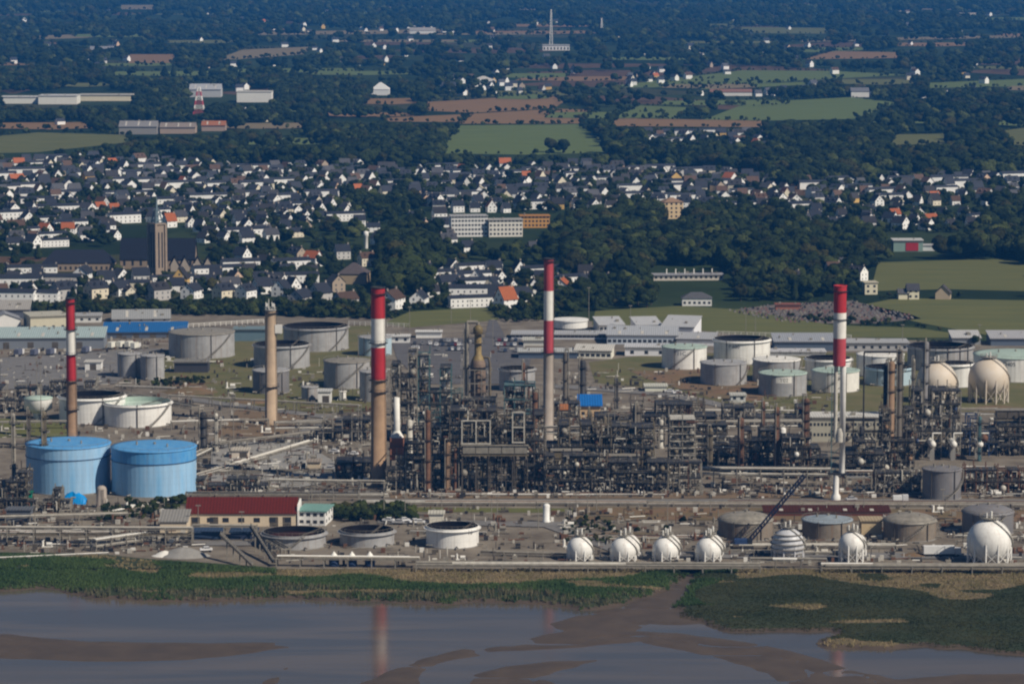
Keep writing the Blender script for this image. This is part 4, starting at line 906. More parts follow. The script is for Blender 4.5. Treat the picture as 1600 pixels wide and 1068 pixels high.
# ---------------------------------------------------------------- buildings
WIN = MB().box(-0.5, 0.5, -0.06, 0.05, 0, 1).mesh('window', M_GLASS)
def windows(t, w, y, z0, rows, cols, ww=1.3, wh=1.3, dz=2.9, x0=None, face=0, name='window'):
    for r_ in range(rows):
        for c in range(cols):
            u = -w/2+w*(c+0.5)/cols
            o = obj(name, WIN, t, (u, y, z0+dz*r_) if face == 0 else (y, u, z0+dz*r_), 0 if face == 0 else math.pi/2, scale=(ww, 1, wh))
BLD = []
def building(x0, x1, yb, ye, depth, label, wall, roofc, roof='gable', rise=2.5, rz=0.0, rows=0, cols=0, cat='building', name='building', group=None, side=0, over=0.5, wz=1.2, wh=1.3, ww=1.4, dz=2.9, door=None, skirt=None):
    Y = YD(yb); xm = XW((x0+x1)/2, Y); w = ML(x1-x0, Y); H = HZ(ye, Y)
    t = thing(name, label, cat, (xm, Y+depth/2, 0), R(rz), group); BLD.append((xm, Y+depth/2, max(w, depth)*0.6))
    d = depth/2
    if roof == 'flat':
        MB().box(-w/2, w/2, -d, d, 0, H).build('wall', M_WALL, t, color=wall)
        MB().box(-w/2-over, w/2+over, -d-over, d+over, H+0.003, H+0.45).build('roof', M_ROOF, t, color=roofc)
    elif roof == 'mono':
        MB().add([(-w/2,-d,0),(w/2,-d,0),(w/2,d,0),(-w/2,d,0),(-w/2,-d,H),(w/2,-d,H),(w/2,d,H+rise),(-w/2,d,H+rise)], [(0,3,2,1),(4,5,6,7),(0,1,5,4),(1,2,6,5),(2,3,7,6),(3,0,4,7)]).build('wall', M_WALL, t, color=wall)
        MB().add([(-w/2-over,-d-over,H),(w/2+over,-d-over,H),(w/2+over,d+over,H+rise+0.1),(-w/2-over,d+over,H+rise+0.1),(-w/2-over,-d-over,H+0.35),(w/2+over,-d-over,H+0.35),(w/2+over,d+over,H+rise+0.45),(-w/2-over,d+over,H+rise+0.45)], [(0,3,2,1),(4,5,6,7),(0,1,5,4),(1,2,6,5),(2,3,7,6),(3,0,4,7)]).build('roof', M_ROOF, t, color=roofc)
    elif roof == 'gable':      # ridge along the long front
        MB().add([(-w/2,-d,0),(w/2,-d,0),(w/2,d,0),(-w/2,d,0),(-w/2,-d,H),(w/2,-d,H),(w/2,d,H),(-w/2,d,H),(-w/2,0,H+rise),(w/2,0,H+rise)], [(0,1,5,4),(1,2,6,9,5),(2,3,7,6),(3,0,4,8,7)]).build('wall', M_WALL, t, color=wall)
        e = over; k = rise/d*e
        MB().add([(-w/2-e,-d-e,H-k),(w/2+e,-d-e,H-k),(w/2+e,0,H+rise),(-w/2-e,0,H+rise),(w/2+e,d+e,H-k),(-w/2-e,d+e,H-k),
                  (-w/2-e,-d-e,H-k+0.25),(w/2+e,-d-e,H-k+0.25),(w/2+e,0,H+rise+0.28),(-w/2-e,0,H+rise+0.28),(w/2+e,d+e,H-k+0.25),(-w/2-e,d+e,H-k+0.25)],
                 [(6,7,8,9),(9,8,10,11),(0,3,2,1),(3,5,4,2),(0,1,7,6),(4,5,11,10),(1,2,8,7),(2,4,10,8),(0,6,9,3),(3,9,11,5)]).build('roof', M_ROOF, t, color=roofc)
    elif roof == 'gable_front':
        MB().add([(-w/2,-d,0),(w/2,-d,0),(w/2,d,0),(-w/2,d,0),(-w/2,-d,H),(w/2,-d,H),(w/2,d,H),(-w/2,d,H),(0,-d,H+rise),(0,d,H+rise)], [(0,1,5,8,4),(1,2,6,5),(2,3,7,9,6),(3,0,4,7)]).build('wall', M_WALL, t, color=wall)
        e = over; k = rise/(w/2)*e
        MB().add([(-w/2-e,-d-e,H-k),(-w/2-e,d+e,H-k),(0,-d-e,H+rise),(0,d+e,H+rise),(w/2+e,-d-e,H-k),(w/2+e,d+e,H-k),
                  (-w/2-e,-d-e,H-k+0.25),(-w/2-e,d+e,H-k+0.25),(0,-d-e,H+rise+0.28),(0,d+e,H+rise+0.28),(w/2+e,-d-e,H-k+0.25),(w/2+e,d+e,H-k+0.25)],
                 [(6,8,9,7),(8,10,11,9),(0,1,3,2),(2,3,5,4),(0,6,7,1),(4,5,11,10),(0,2,8,6),(2,4,10,8),(1,7,9,3),(3,9,11,5)]).build('roof', M_ROOF, t, color=roofc)
    elif roof == 'hip':
        e = over; g = min(w/2*0.9, d)
        MB().box(-w/2, w/2, -d, d, 0, H).build('wall', M_WALL, t, color=wall)
        MB().add([(-w/2-e,-d-e,H),(w/2+e,-d-e,H),(w/2+e,d+e,H),(-w/2-e,d+e,H),(-w/2+g,0,H+rise),(w/2-g,0,H+rise)], [(0,1,5,4),(1,2,5),(2,3,4,5),(3,0,4),(0,3,2,1)]).build('roof', M_ROOF, t, color=roofc)
    if w > 12 and roof in ('flat', 'mono', 'gable') and cat not in ('house', 'church', 'farm', 'warehouse'):
        rv = random.Random(int(x0*3+yb)); zf = lambda y: {'flat': H+0.45, 'mono': H+0.45+rise*(y+d)/(2*d), 'gable': H+0.26+rise*(1-abs(y)/d)}[roof]; mbv = MB()
        for _ in range(max(2, int(w/7))):
            x, y, q = rv.uniform(-w*0.45, w*0.45), rv.uniform(-d*0.7, d*0.7), rv.uniform(0.3, 1.0); z = zf(y)-0.3
            if rv.random() < 0.5: mbv.box(x-q, x+q, y-q*0.8, y+q*0.8, z, z+0.5+q*0.9)
            else: mbv.cyl(x, y, z, z+0.6+q, q*0.45, n=8)
        mbv.build('roof_vents', M_STEEL2, t, kind='stuff')
        if roof != 'flat' and w > 18:
            for k in range(int(w/11)):
                x = -w/2+w*(k+0.5)/int(w/11)+rv.uniform(-1, 1); ya, yb2 = -d*0.85, -d*0.15
                MB().add([(x-0.7, ya, zf(ya)+0.03), (x+0.7, ya, zf(ya)+0.03), (x+0.7, yb2, zf(yb2)+0.03), (x-0.7, yb2, zf(yb2)+0.03)], [(0, 1, 2, 3)]).build('skylight', M_PALE, t)
        MB().box(-w/2-over, w/2+over, -d-over-0.16, -d-over-0.02, H-0.35, H-0.12).build('gutter', M_STEEL, t)
    if rows: windows(t, w, -d, wz, rows, cols, ww, wh, dz)
    if side: windows(t, depth, w/2, wz, max(1, rows), side, ww, wh, dz, face=1)
    if door:
        for u in door: MB().box(u*w-1.5, u*w+1.5, -d-0.05, -d+0.05, 0, min(3.4, H*0.8)).build('door', M_STEEL, t)
    return t, w, H, d
SLATE = (0.045, 0.048, 0.06); TILE = (0.42, 0.13, 0.055); WHITE = (0.80, 0.79, 0.76); CREAMC = (0.72, 0.62, 0.44)
# riverside warehouse
t, w, H, d = building(292,462,822,801,15,'long cream warehouse with dark red corrugated roof near the river', (0.70,0.58,0.42), (0.13,0.022,0.014), 'gable', 4.2, 0, 1, 7, 'warehouse', 'warehouse', ww=2.2, wh=1.6, wz=1.5, door=(-0.42, -0.25, 0.3, 0.42))
for k in range(4):
    x = w/2+0.6; y0 = -d+k*d*0.5
    MB().add([(x,y0,0),(x,y0+d*0.5,0),(x,y0+d*0.5,H+1.0),(x,y0+d*0.25,H+3.0),(x,y0,H+1.0),(x+0.6,y0,0),(x+0.6,y0+d*0.5,0),(x+0.6,y0+d*0.5,H+1.0),(x+0.6,y0+d*0.25,H+3.0),(x+0.6,y0,H+1.0)], [(0,1,2,3,4),(9,8,7,6,5),(0,4,9,5),(4,3,8,9),(3,2,7,8),(2,1,6,7)]).build('gable_fin', M_WHITE, t)
building(470,513,821,799,14,'small white two-storey office with flat green roof beside the warehouse', WHITE, (0.22,0.40,0.36), 'flat', 0, -8, 2, 4, 'office', 'office_building', wz=0.9, dz=2.5, wh=1.1, side=3)
building(250,292,832,815,12,'cream lean-to shed at the left end of the red-roofed warehouse', (0.66,0.56,0.42), (0.30,0.29,0.27), 'mono', 2, 0, cat='shed', name='shed')
building(302,345,842,832,8,'low blue container shed before the warehouse', (0.03,0.055,0.11), (0.05,0.08,0.14), 'flat', cat='shed', name='shed')
building(360,400,842,832,8,'low navy shed before the warehouse, right of the container shed', (0.03,0.045,0.09), (0.045,0.07,0.12), 'flat', cat='shed', name='shed')
building(671,693,818,803,6,'plain cream cabin behind the tank marked 16', (0.72,0.68,0.58), (0.6,0.58,0.5), 'flat', cat='cabin', name='cabin')
building(1195,1390,806,800,8,'long low red-brown roofed shed behind the rusty tanks', (0.35,0.12,0.09), (0.075,0.026,0.018), 'mono', 0.8, 0, cat='shed', name='shed')
building(1346,1378,836,814,8,'ochre cube building between two rusty tanks', (0.62,0.48,0.29), (0.45,0.36,0.24), 'flat', cat='building')
building(1540,1572,832,822,6,'small pale cabin row behind the biggest sphere', (0.7,0.68,0.62), (0.4,0.38,0.36), 'flat', cat='cabin', name='cabin')
building(906,938,652,634,10,'orange-beige compressor house with bright blue roof in the pipework', (0.62,0.44,0.26), (0.02,0.16,0.50), 'mono', 3.2, 0, 1, 3, 'building', over=1.0)
building(868,892,650,640,8,'low orange-roofed hut left of the blue-roofed compressor house', (0.4,0.36,0.3), (0.42,0.17,0.07), 'mono', 1, 0, cat='hut', name='hut')
building(1264,1380,690,652,14,'long beige control building with white parapet behind the flare stack', (0.44,0.42,0.34), (0.66,0.65,0.61), 'flat', 0, 0, 2, 20, 'building', wz=2.4, ww=0.9, wh=1.2, dz=4.2)
building(497,517,630,612,8,'small white cabin beside the tiny tank in the yard', WHITE, (0.6,0.6,0.58), 'flat', cat='cabin', name='cabin', door=(0.1,))
building(133,158,579,566,7,'white block hut with a door left of the paired silos', WHITE, (0.62,0.6,0.56), 'flat', cat='hut', name='hut', door=(0,))
building(272,325,582,566,10,'dark open shelter before the broad pale grey tank', (0.05,0.05,0.06), (0.25,0.24,0.22), 'flat', cat='shelter', name='shelter')
building(1142,1165,628,618,8,'white and teal cabin on the earth bund', (0.6,0.62,0.6), (0.55,0.55,0.5), 'flat', cat='cabin', name='cabin', rows=1, cols=2)
building(1008,1042,612,604,9,'cream low hut on the yard road below the white tanks', (0.72,0.72,0.6), (0.6,0.6,0.52), 'flat', cat='hut', name='hut')
building(480,500,735,722,7,'tan block hut with sloping shadow on the concrete apron', (0.6,0.5,0.36), (0.35,0.3,0.25), 'flat', cat='hut', name='hut')
building(362,388,716,704,7,'pale hut with a dark doorway on the concrete apron', (0.66,0.58,0.48), (0.55,0.5,0.42), 'flat', cat='hut', name='hut', door=(0.2,))
building(10,48,815,797,6,'dark grey container beside the green kiosk', (0.12,0.13,0.15), (0.14,0.15,0.17), 'flat', cat='container', name='container')
building(34,49,792,770,3,'bright green kiosk at the foot of the light blue tank', (0.0,0.20,0.13), (0.02,0.18,0.12), 'flat', cat='kiosk', name='kiosk')
def bluetarp():
    Y = YD(783)-1; t = thing('tarpaulin_heap', 'bright blue tarpaulin-covered heap in front of the light blue tank', 'tarpaulin', (XW(118, Y), Y-3, 0))
    rs = random.Random(4); n = 9; v = []; f = []; w = ML(38, Y); hh = HZ(766, Y)
    for j in range(5):
        for i in range(n+1):
            e = math.sin(math.pi*min(1, (i+0.6)/(n+1)))**0.5*math.sin(math.pi*(j+0.35)/5)**0.6
            v.append((-w/2+w*i/n, -2.5+5*j/4, hh*e*rs.uniform(0.75, 1.1)*(0 if (j in (0,4)) else 1)))
    for j in range(4):
        for i in range(n): f.append((j*(n+1)+i, j*(n+1)+i+1, (j+1)*(n+1)+i+1, (j+1)*(n+1)+i))
    MB().add(v, f).build('cover', mat('blue_tarpaulin', (0.0, 0.28, 0.72), 0.5, 0.2, 0.5), t)
bluetarp()
# depot and sheds at the upper left
building(-30,160,545,528,24,'long depot shed with pale green roof and trucks under its edge', (0.20,0.22,0.25), (0.42,0.52,0.52), 'mono', 2.4, 3, cat='shed', name='shed', door=(-.3,-.1,.1,.3))
building(158,288,528,519,26,'long shed with bright blue roof behind the paired silos', (0.10,0.12,0.16), (0.03,0.15,0.40), 'mono', 2.0, 4, cat='shed', name='shed', door=(-.3,-.1,.1,.3))
building(172,262,505,498,24,'pale grey industrial hall with white gable beside the blue-roofed shed', (0.70,0.69,0.64), (0.36,0.37,0.37), 'gable', 3.5, 6, 1, 5, cat='hall', name='industrial_hall')
building(-30,42,498,484,24,'large dark hall with beige roof at the left picture edge', (0.10,0.11,0.14), (0.42,0.40,0.37), 'mono', 2.2, 5, cat='hall', name='industrial_hall')
building(38,96,516,494,20,'green-grey block building with cream end and flat roof', (0.62,0.58,0.44), (0.52,0.50,0.42), 'flat', 0, 18, 1, 4, cat='building')
building(-20,28,514,499,14,'white gabled shed at the left edge before the dark hall', WHITE, (0.30,0.31,0.34), 'gable_front', 3, 12, cat='shed', name='shed')
building(-20,40,528,521,12,'low rust-roofed annex below the white gabled shed', (0.3,0.25,0.22), (0.34,0.14,0.08), 'mono', 1.5, 4, cat='shed', name='shed')
building(96,156,504,494,14,'low white-fronted workshop between the block building and the slim chimney', (0.66,0.66,0.64), (0.42,0.42,0.42), 'flat', 0, 5, 1, 5, cat='workshop', name='workshop')
building(365,415,533,515,12,'teal-grey control hut behind the brown concrete chimney', (0.13,0.20,0.24), (0.20,0.27,0.30), 'flat', 0, 0, cat='hut', name='hut')
# white office campus
def drumhouse():
    Y = YD(522)+10; t = thing('round_office', 'white drum-shaped office building right of the middle chimney', 'office', (XW(891, Y), Y, 0)); r = ML(27, Y); H = HZ(500, Y)
    MB().lathe([(r, 0), (r, H), (r+0.5, H), (r+0.5, H+0.6), (0.1, H+0.9)], 40, smooth=False).build('drum_wall', M_WHITE, t)
    MB().lathe([(r+0.06, 0.8), (r+0.06, 2.6)], 40, smooth=False).build('window_band', M_GLASS, t)
drumhouse()
OFF = [(800,960,530,523,16,'long low office wing with dark window band in front of the round office',(0.60,0.62,0.66),(0.46,0.47,0.49),'flat',0,-2,1,26), (932,972,518,508,16,'white slanted-roof office wedge, left of two behind the office wing',(0.8,0.8,0.8),(0.52,0.53,0.55),'mono',2.4,10,1,6),
 (990,1030,518,508,16,'white slanted-roof office wedge, right of two behind the office wing',(0.8,0.8,0.8),(0.52,0.53,0.55),'mono',2.4,10,1,6), (950,1060,538,524,18,'pale blue-grey office hall with glazed front',(0.52,0.58,0.66),(0.45,0.47,0.50),'mono',2.4,-3,1,14),
 (1040,1092,526,511,20,'white office wing with a big upturned roof end',(0.78,0.79,0.82),(0.50,0.51,0.53),'mono',3.4,-14,1,8), (978,1045,556,543,14,'white flat-roofed laboratory block with a dark door',(0.76,0.76,0.8),(0.60,0.61,0.63),'flat',0,-4,1,3),
 (900,958,560,548,12,'cream canteen pavilion with dark openings',(0.76,0.74,0.64),(0.62,0.60,0.55),'mono',1.5,-8,1,7), (810,902,560,550,14,'open canopy shelter with pale roof before the cream pavilion',(0.08,0.11,0.16),(0.52,0.53,0.52),'flat',0,0,0,0),
 (1060,1120,540,530,14,'white shed with ribbed roof behind the green-roofed lettered tank',(0.72,0.73,0.76),(0.44,0.45,0.47),'mono',1.6,-8,0,0), (818,862,540,532,12,'pale low annex beside the middle chimney',(0.6,0.6,0.56),(0.55,0.55,0.5),'flat',0,0,0,0)]
for (a,b,c,d_,e,lb,wc,rc,rf,ri,rz,rw,cl) in OFF: building(a,b,c,d_,e,lb,wc,rc,rf,ri,rz,rw,cl,'office','office_building',ww=1.8,wh=1.5,wz=1.0)
for (a,b,c,d_,e,lb,wc,rc,rf,ri,cl) in [(1210,1310,548,534,18,'long grey-blue hall with dark front right of the large white tank',(0.10,0.13,0.18),(0.36,0.38,0.42),'mono',2,0),(1318,1420,548,536,16,'grey hall with cluttered pale roof right of the flare stack top',(0.42,0.42,0.42),(0.46,0.47,0.48),'flat',0,8),
 (1195,1290,556,550,12,'white low annex before the long grey-blue hall',(0.7,0.7,0.72),(0.58,0.58,0.6),'flat',0,6),(1488,1532,538,528,14,'pale roofed shed at the far right meadow edge, left of two',(0.3,0.32,0.35),(0.55,0.55,0.55),'mono',2,0),(1548,1640,540,529,16,'dark long shed at the far right meadow edge, right of two',(0.12,0.15,0.2),(0.45,0.45,0.47),'mono',2,0),
 (600,640,536,526,8,'white low store beside the car park',(0.76,0.76,0.74),(0.7,0.7,0.68),'flat',0,3),(650,690,528,519,7,'long white bus shelter at the back of the car park',(0.78,0.78,0.76),(0.74,0.74,0.72),'flat',0,0)]:
    building(a,b,c,d_,e,lb,wc,rc,rf,ri,0,1 if cl else 0,cl,'hall' if b-a > 60 else 'shed','industrial_hall' if b-a > 60 else 'shed')

def yard_fence(label, x0, y0, x1, y1, h=2.2, step=3.0):
    a, b = Vector((*G(x0, y0), 0.1)), Vector((*G(x1, y1), 0.1)); L = (b-a).length; t = thing('yard_fence', label, 'fence', a, math.atan2(b.y-a.y, b.x-a.x), 'pale yard fences')
    n = int(L/step); pm_ = MB().box(-0.12, 0.12, -0.12, 0.12, 0, h).mesh('post', M_OFFW)
    for k in range(n+1): obj('post', pm_, t, (L*k/n, 0, 0))
    for z in (h*0.45, h*0.8, h): MB().box(0, L, -0.06, 0.06, z-0.1, z+0.05).build('rail', M_OFFW, t)
yard_fence('long white rail fence behind the broad pale grey tank', 285, 513, 412, 505)
yard_fence('white rail fence beyond the farthest open-topped grey tank', 545, 508, 640, 512)
yard_fence('pale fence between the meadow and the large white numbered tank', 1120, 524, 1330, 530)
# town landmarks
def church():
    Y = YD(428); x = XW(246, Y); t = thing('church_tower', 'tall square stone church tower with slender spire', 'church tower', (x, Y, 0), R(42)); s = 3.4; H = HZ(352, Y)
    MS = mat('tan_church_stone', (0.33, 0.26, 0.20), 0.9, 0.25, 0.3)
    MB().box(-s, s, -s, s, 0, H).build('shaft', MS, t)
    for a in (-1, 1):
        for b in (-1, 1): MB().box(a*s-0.7+a*0.2, a*s+0.7+a*0.2, b*s-0.7+b*0.2, b*s+0.7+b*0.2, 0, H+0.6).build('buttress', MS, t)
    for u in (-1.2, 1.2):
        MB().box(u-0.45, u+0.45, -s-0.12, -s+0.1, 4, H-4).build('tall_louvre', M_GLASS, t)
        MB().box(-s-0.12, -s+0.1, u-0.45, u+0.45, 4, H-4).build('tall_louvre', M_GLASS, t)
    MB().box(-s-0.6, s+0.6, -s-0.6, s+0.6, H+0.6, H+1.4).build('parapet', MS, t)
    sp = MB()
    for a in (-1, 1):
        for b in (-1, 1): sp.bar((a*2.4, b*2.4, H+1.3), (a*0.9, b*0.9, H+10), 0.7)
    for z, q in ((3, 2.1), (6, 1.5), (9, 1.0)):
        sp.bar((-q, -q, H+z), (q, -q, H+z), 0.35).bar((q, -q, H+z), (q, q, H+z), 0.35).bar((q, q, H+z), (-q, q, H+z), 0.35).bar((-q, q, H+z), (-q, -q, H+z), 0.35)
    sp.tube((0, 0, H+1), (0, 0, H+18), 1.5, 8, 0.15); sp.build('spire', mat('verdigris_spire', (0.16, 0.22, 0.25), 0.6, 0.3, 0.5), t)
church()
STONE = (0.30, 0.23, 0.17)
building(188,304,420,404,17,'great church nave with steep dark slate roof behind the tower', STONE, (0.022,0.024,0.034), 'gable', 11.5, 0, 1, 9, 'church', 'church_nave', wz=2, wh=3)
for i, px in enumerate((272, 288, 308, 324)): building(px-7,px+7,424,414,9,'stone side chapel with pointed gable, %s right of the church tower' % ('first','second','third','fourth')[i], (0.36,0.31,0.26), SLATE, 'gable_front', 5, 8, cat='chapel', name='chapel', group='side chapels of the church')
building(66,178,424,411,14,'long stone presbytery with dark hipped slate roof left of the church', STONE, (0.03,0.032,0.045), 'hip', 7.5, 2, 1, 14, 'building', 'presbytery', ww=1.2, wh=1.8)
building(530,575,444,428,16,'tawny barn with broad brown roof left of the dark tall trees', (0.42,0.32,0.20), (0.12,0.10,0.10), 'hip', 6, -6, cat='barn', name='barn')
building(703,760,370,338,12,'white five-storey apartment block with flat roof in the town', WHITE, (0.5,0.5,0.5), 'flat', 0, 8, 5, 11, 'apartment block', 'apartment_block', wz=1.4, dz=2.9, ww=1.5, side=3)
building(762,815,370,344,12,'white lower apartment block right of the five-storey one', (0.78,0.75,0.68), (0.45,0.44,0.42), 'flat', 0, 8, 4, 9, 'apartment block', 'apartment_block', wz=1.4, dz=2.9)
building(812,858,356,338,12,'apartment block with orange facade behind the lower white one', (0.62,0.33,0.10), (0.50,0.24,0.07), 'flat', 0, 4, 3, 8, 'apartment block', 'apartment_block', wz=1.2, dz=2.8)
building(1034,1065,342,316,12,'sandy four-storey house block with brown roof among trees', (0.66,0.50,0.30), (0.34,0.22,0.14), 'hip', 3, 15, 4, 4, 'apartment block', 'apartment_block', wz=1.2, dz=2.9)
building(1396,1442,393,376,14,'low sports hall with pale front and red door panel in the right trees', (0.25,0.36,0.32), (0.62,0.62,0.60), 'flat', 0, 0, cat='hall', name='sports_hall')
def redpanel():
    Y = YD(393); t = thing('red_panel', 'red panel on the front of the low sports hall', 'panel', (XW(1425, Y), Y-0.15, 0.6)); MB().box(-4, 4, -0.1, 0.1, 0, 5).build('board', M_REDP, t)
redpanel()
building(1442,1468,392,384,10,'small white annex beside the sports hall', (0.66,0.68,0.68), (0.5,0.5,0.5), 'flat', cat='annex', name='annex')
t, w, H, d = building(1020,1130,438,430,10,'long low school with pale wall and posts above the meadow', (0.66,0.60,0.52), (0.36,0.36,0.38), 'flat', 0, 4, 1, 14, 'school', 'school_building')
for k in range(6): MB().box(-w*0.3+w*0.13*k-0.3, -w*0.3+w*0.13*k+0.3, -0.3, 0.3, H, H+3.4).build('roof_stack', M_OFFW, t)
building(1066,1112,478,466,10,'white gabled house row at the edge of the meadow', WHITE, (0.12,0.12,0.13), 'hip', 3, 0, 1, 6, 'house', 'house_row')
building(1350,1370,460,442,9,'cream cube house at the meadow corner right of the flare stack', (0.78,0.72,0.54), (0.6,0.55,0.42), 'flat', 0, 6, 2, 2, 'house', 'cube_house')
building(1404,1420,468,458,8,'cream low wing of the farmhouse in the right meadow', (0.80,0.74,0.56), (0.12,0.12,0.13), 'gable', 2, 0, cat='house', name='farmhouse')
building(1418,1436,468,453,9,'cream two-storey farmhouse in the right meadow', (0.80,0.74,0.56), (0.08,0.08,0.09), 'gable', 3, 0, 2, 2, cat='house', name='farmhouse')
building(1464,1487,468,458,10,'tan gabled cottage beside the dark trees in the right meadow', (0.52,0.42,0.30), (0.10,0.09,0.09), 'gable_front', 4, -10, cat='house', name='cottage')
building(1212,1250,484,476,6,'low brick columbarium on the cemetery edge', (0.36,0.15,0.10), (0.3,0.12,0.09), 'flat', cat='building', name='columbarium')
def townmast(px, yb, yt, label, w=3.0):
    Y = YD(yb); t = thing('white_pillar', label, 'tower', (XW(px, Y), Y, 0)); H = HZ(yt, Y); r = ML(w, Y)
    MB().lathe([(r, 0), (r, H*0.7), (r*1.35, H*0.75), (r*1.35, H), (0.1, H+0.6)], 14).build('shaft', M_WHITE, t)
townmast(572,388,362,'slim white water tower among the town trees')
# far landmarks
for (a,b,c,d_,e,lb,wc,rc,rf,ri,cat) in [(0,60,162,152,30,'white far-off supermarket hall at the left, nearest the edge',(0.8,0.79,0.72),(0.6,0.6,0.58),'flat',0,'hall'),(60,120,163,150,34,'long white far-off hall right of the supermarket',(0.82,0.8,0.72),(0.62,0.62,0.6),'flat',0,'hall'),(122,205,158,149,34,'cream far-off hall with flat roof left of the striped pylon',(0.76,0.68,0.5),(0.5,0.48,0.42),'flat',0,'hall'),
 (370,424,160,144,30,'white boxy far-off warehouse right of the striped pylon',(0.82,0.8,0.74),(0.6,0.58,0.52),'flat',0,'warehouse'),(296,345,152,140,26,'pale far-off shed just behind the striped pylon',(0.5,0.5,0.5),(0.45,0.46,0.48),'gable',6,'shed'),(186,245,210,198,24,'far grey barn with long roof beyond the town',(0.3,0.28,0.26),(0.28,0.27,0.27),'gable',5,'barn'),(250,305,209,199,20,'far tan barn next to the grey barn beyond the town',(0.42,0.32,0.25),(0.3,0.25,0.22),'gable',4,'barn'),(315,352,205,196,16,'far barn with orange tile roof',(0.4,0.3,0.25),(0.4,0.16,0.08),'gable',4,'barn'),
 (580,608,149,140,30,'white domed far-off sports hall',(0.8,0.8,0.78),(0.78,0.78,0.74),'hip',8,'hall'),(736,774,132,127,30,'pale low far-off hall beside the ploughed fields',(0.6,0.58,0.52),(0.6,0.58,0.54),'hip',6,'hall'),(848,890,79,71,26,'white far-off arcaded building at the foot of the tall mast',(0.84,0.82,0.78),(0.55,0.55,0.55),'flat',0,'building'),(1110,1175,150,144,22,'long white farm building in the far hamlet',(0.8,0.78,0.72),(0.3,0.16,0.12),'gable',3,'farm'),
 (640,680,53,48,26,'tiny white far farm on the pale strip field',(0.8,0.8,0.76),(0.4,0.38,0.36),'gable',5,'farm'),(1330,1358,152,143,22,'white house block in the far right hamlet',(0.82,0.8,0.76),(0.2,0.2,0.22),'gable',4,'house'),(1500,1535,30,25,24,'small white far farm near the upper right corner',(0.8,0.78,0.72),(0.4,0.35,0.3),'gable',6,'farm'),(140,186,84,78,26,'white far farm cluster left of the brown field',(0.8,0.8,0.78),(0.3,0.3,0.32),'gable',5,'farm')]:
    building(a,b,c,d_,e,lb,wc,rc,rf,ri,0,1 if 'arcaded' in lb else 0,8,cat,cat.replace(' ','_'),ww=2.2 if 'arcaded' in lb else 1.4,wh=4 if 'arcaded' in lb else 1.3)
def mast(px, yb, yt, label, w, m=M_OFFW, band=None):
    Y = YD(yb); t = thing('lattice_mast', label, 'mast', (XW(px, Y), Y, 0)); H = HZ(yt, Y); n = 12
    for half in range(2 if band else 1):
        mb = MB()
        for k in range(n):
            if band and (k//2) % 2 != half: continue
            z0, z1 = H*k/n, H*(k+1)/n; a, b = w*(1-0.8*k/n), w*(1-0.8*(k+1)/n)
            for i, j in ((-1,-1),(1,-1),(1,1),(-1,1)): mb.bar((i*a,j*a,z0),(i*b,j*b,z1),0.8)
            mb.bar((-a,-a,z0),(b,-b,z1),0.35).bar((a,-a,z0),(-b,-b,z1),0.35).bar((-b,-b,z1),(b,-b,z1),0.35)
        mb.build('lattice' if not band else 'painted_lattice', [m, band][half] if band else m, t)
mast(861,72,15,'tall thin far-off transmitter mast', 2.6, M_OFFW)
mast(940,56,28,'shorter thin far-off transmitter mast right of the tall one', 2.4, M_OFFW)
mast(311,178,136,'red-and-white lattice pylon beyond the town', 6, M_REDP2, M_OFFW)

# cemetery with graves
sheet('cemetery_ground', [(1130,486),(1210,476),(1330,470),(1425,492),(1440,498),(1360,506),(1230,505)], mat('cemetery_gravel', (0.17,0.14,0.125), 1.0, 0.3, 0.2, world=True), 0.14)
rs = np.random.RandomState(7); gp = []
_cw = np.array([G(a, b) for a, b in [(1135,486),(1210,477),(1330,471),(1422,492),(1432,498),(1358,505),(1232,504)]])
mb = MB()
_row = np.arange(_cw[:,1].min(), _cw[:,1].max(), 4.2)
for yy in _row:
    for xx in np.arange(_cw[:,0].min(), _cw[:,0].max(), 2.2):
        if inpoly(np.array([xx]), np.array([yy]), [tuple(q) for q in _cw])[0] and rs.rand() < 0.62:
            mb.k = rs.randint(4); mb.box(xx-0.6, xx+0.6, yy-1.1, yy+1.1, 0.15, 0.25+rs.rand()*0.2); mb.box(xx-0.45, xx+0.45, yy+0.9, yy+1.1, 0.3, 0.8+rs.rand()*0.5)
o = mb.build('grave_stones', [mat('grey_granite',(0.20,0.19,0.19),0.6,0.3,1.0), mat('pink_granite',(0.22,0.13,0.12),0.6,0.2,1.0), M_DARK, M_STEEL2], None, kind='stuff'); tag(o, 'rows of small grey and pink gravestones in the cemetery', 'gravestones', kind='stuff')
# ---------------------------------------------------------------- vehicles
def car_meshes():
    prof = [(-2.1,0.35),(-2.1,0.85),(-1.3,0.95),(-0.7,1.45),(0.9,1.45),(1.5,0.95),(2.1,0.85),(2.1,0.35)]
    n = len(prof); v = [(x, -0.85, z) for x, z in prof]+[(x, 0.85, z) for x, z in prof]
    body = MB().add(v, [tuple(range(n)), tuple(range(2*n-1, n-1, -1))]+[(i, n+i, n+(i+1) % n, (i+1) % n) for i in range(n)]).mesh('body', M_PAINT)
    gl = MB()
    for y in (-0.87, 0.87): gl.add([(-1.1,y,1.0),(1.25,y,1.0),(0.85,y,1.38),(-0.65,y,1.38)], [(0,1,2,3)])
    gl.add([(-1.32,-0.75,0.99),(-0.74,-0.7,1.42),(-0.74,0.7,1.42),(-1.32,0.75,0.99)], [(0,1,2,3)]).add([(1.52,-0.75,0.99),(0.94,-0.7,1.42),(0.94,0.7,1.42),(1.52,0.75,0.99)], [(0,1,2,3)])
    wh = MB().tube((0,-0.1,0),(0,0.1,0),0.33,10).mesh('wheel', M_TYRE)
    return body, gl.mesh('windows', M_GLASS), wh
CB, CG, CWm = car_meshes()
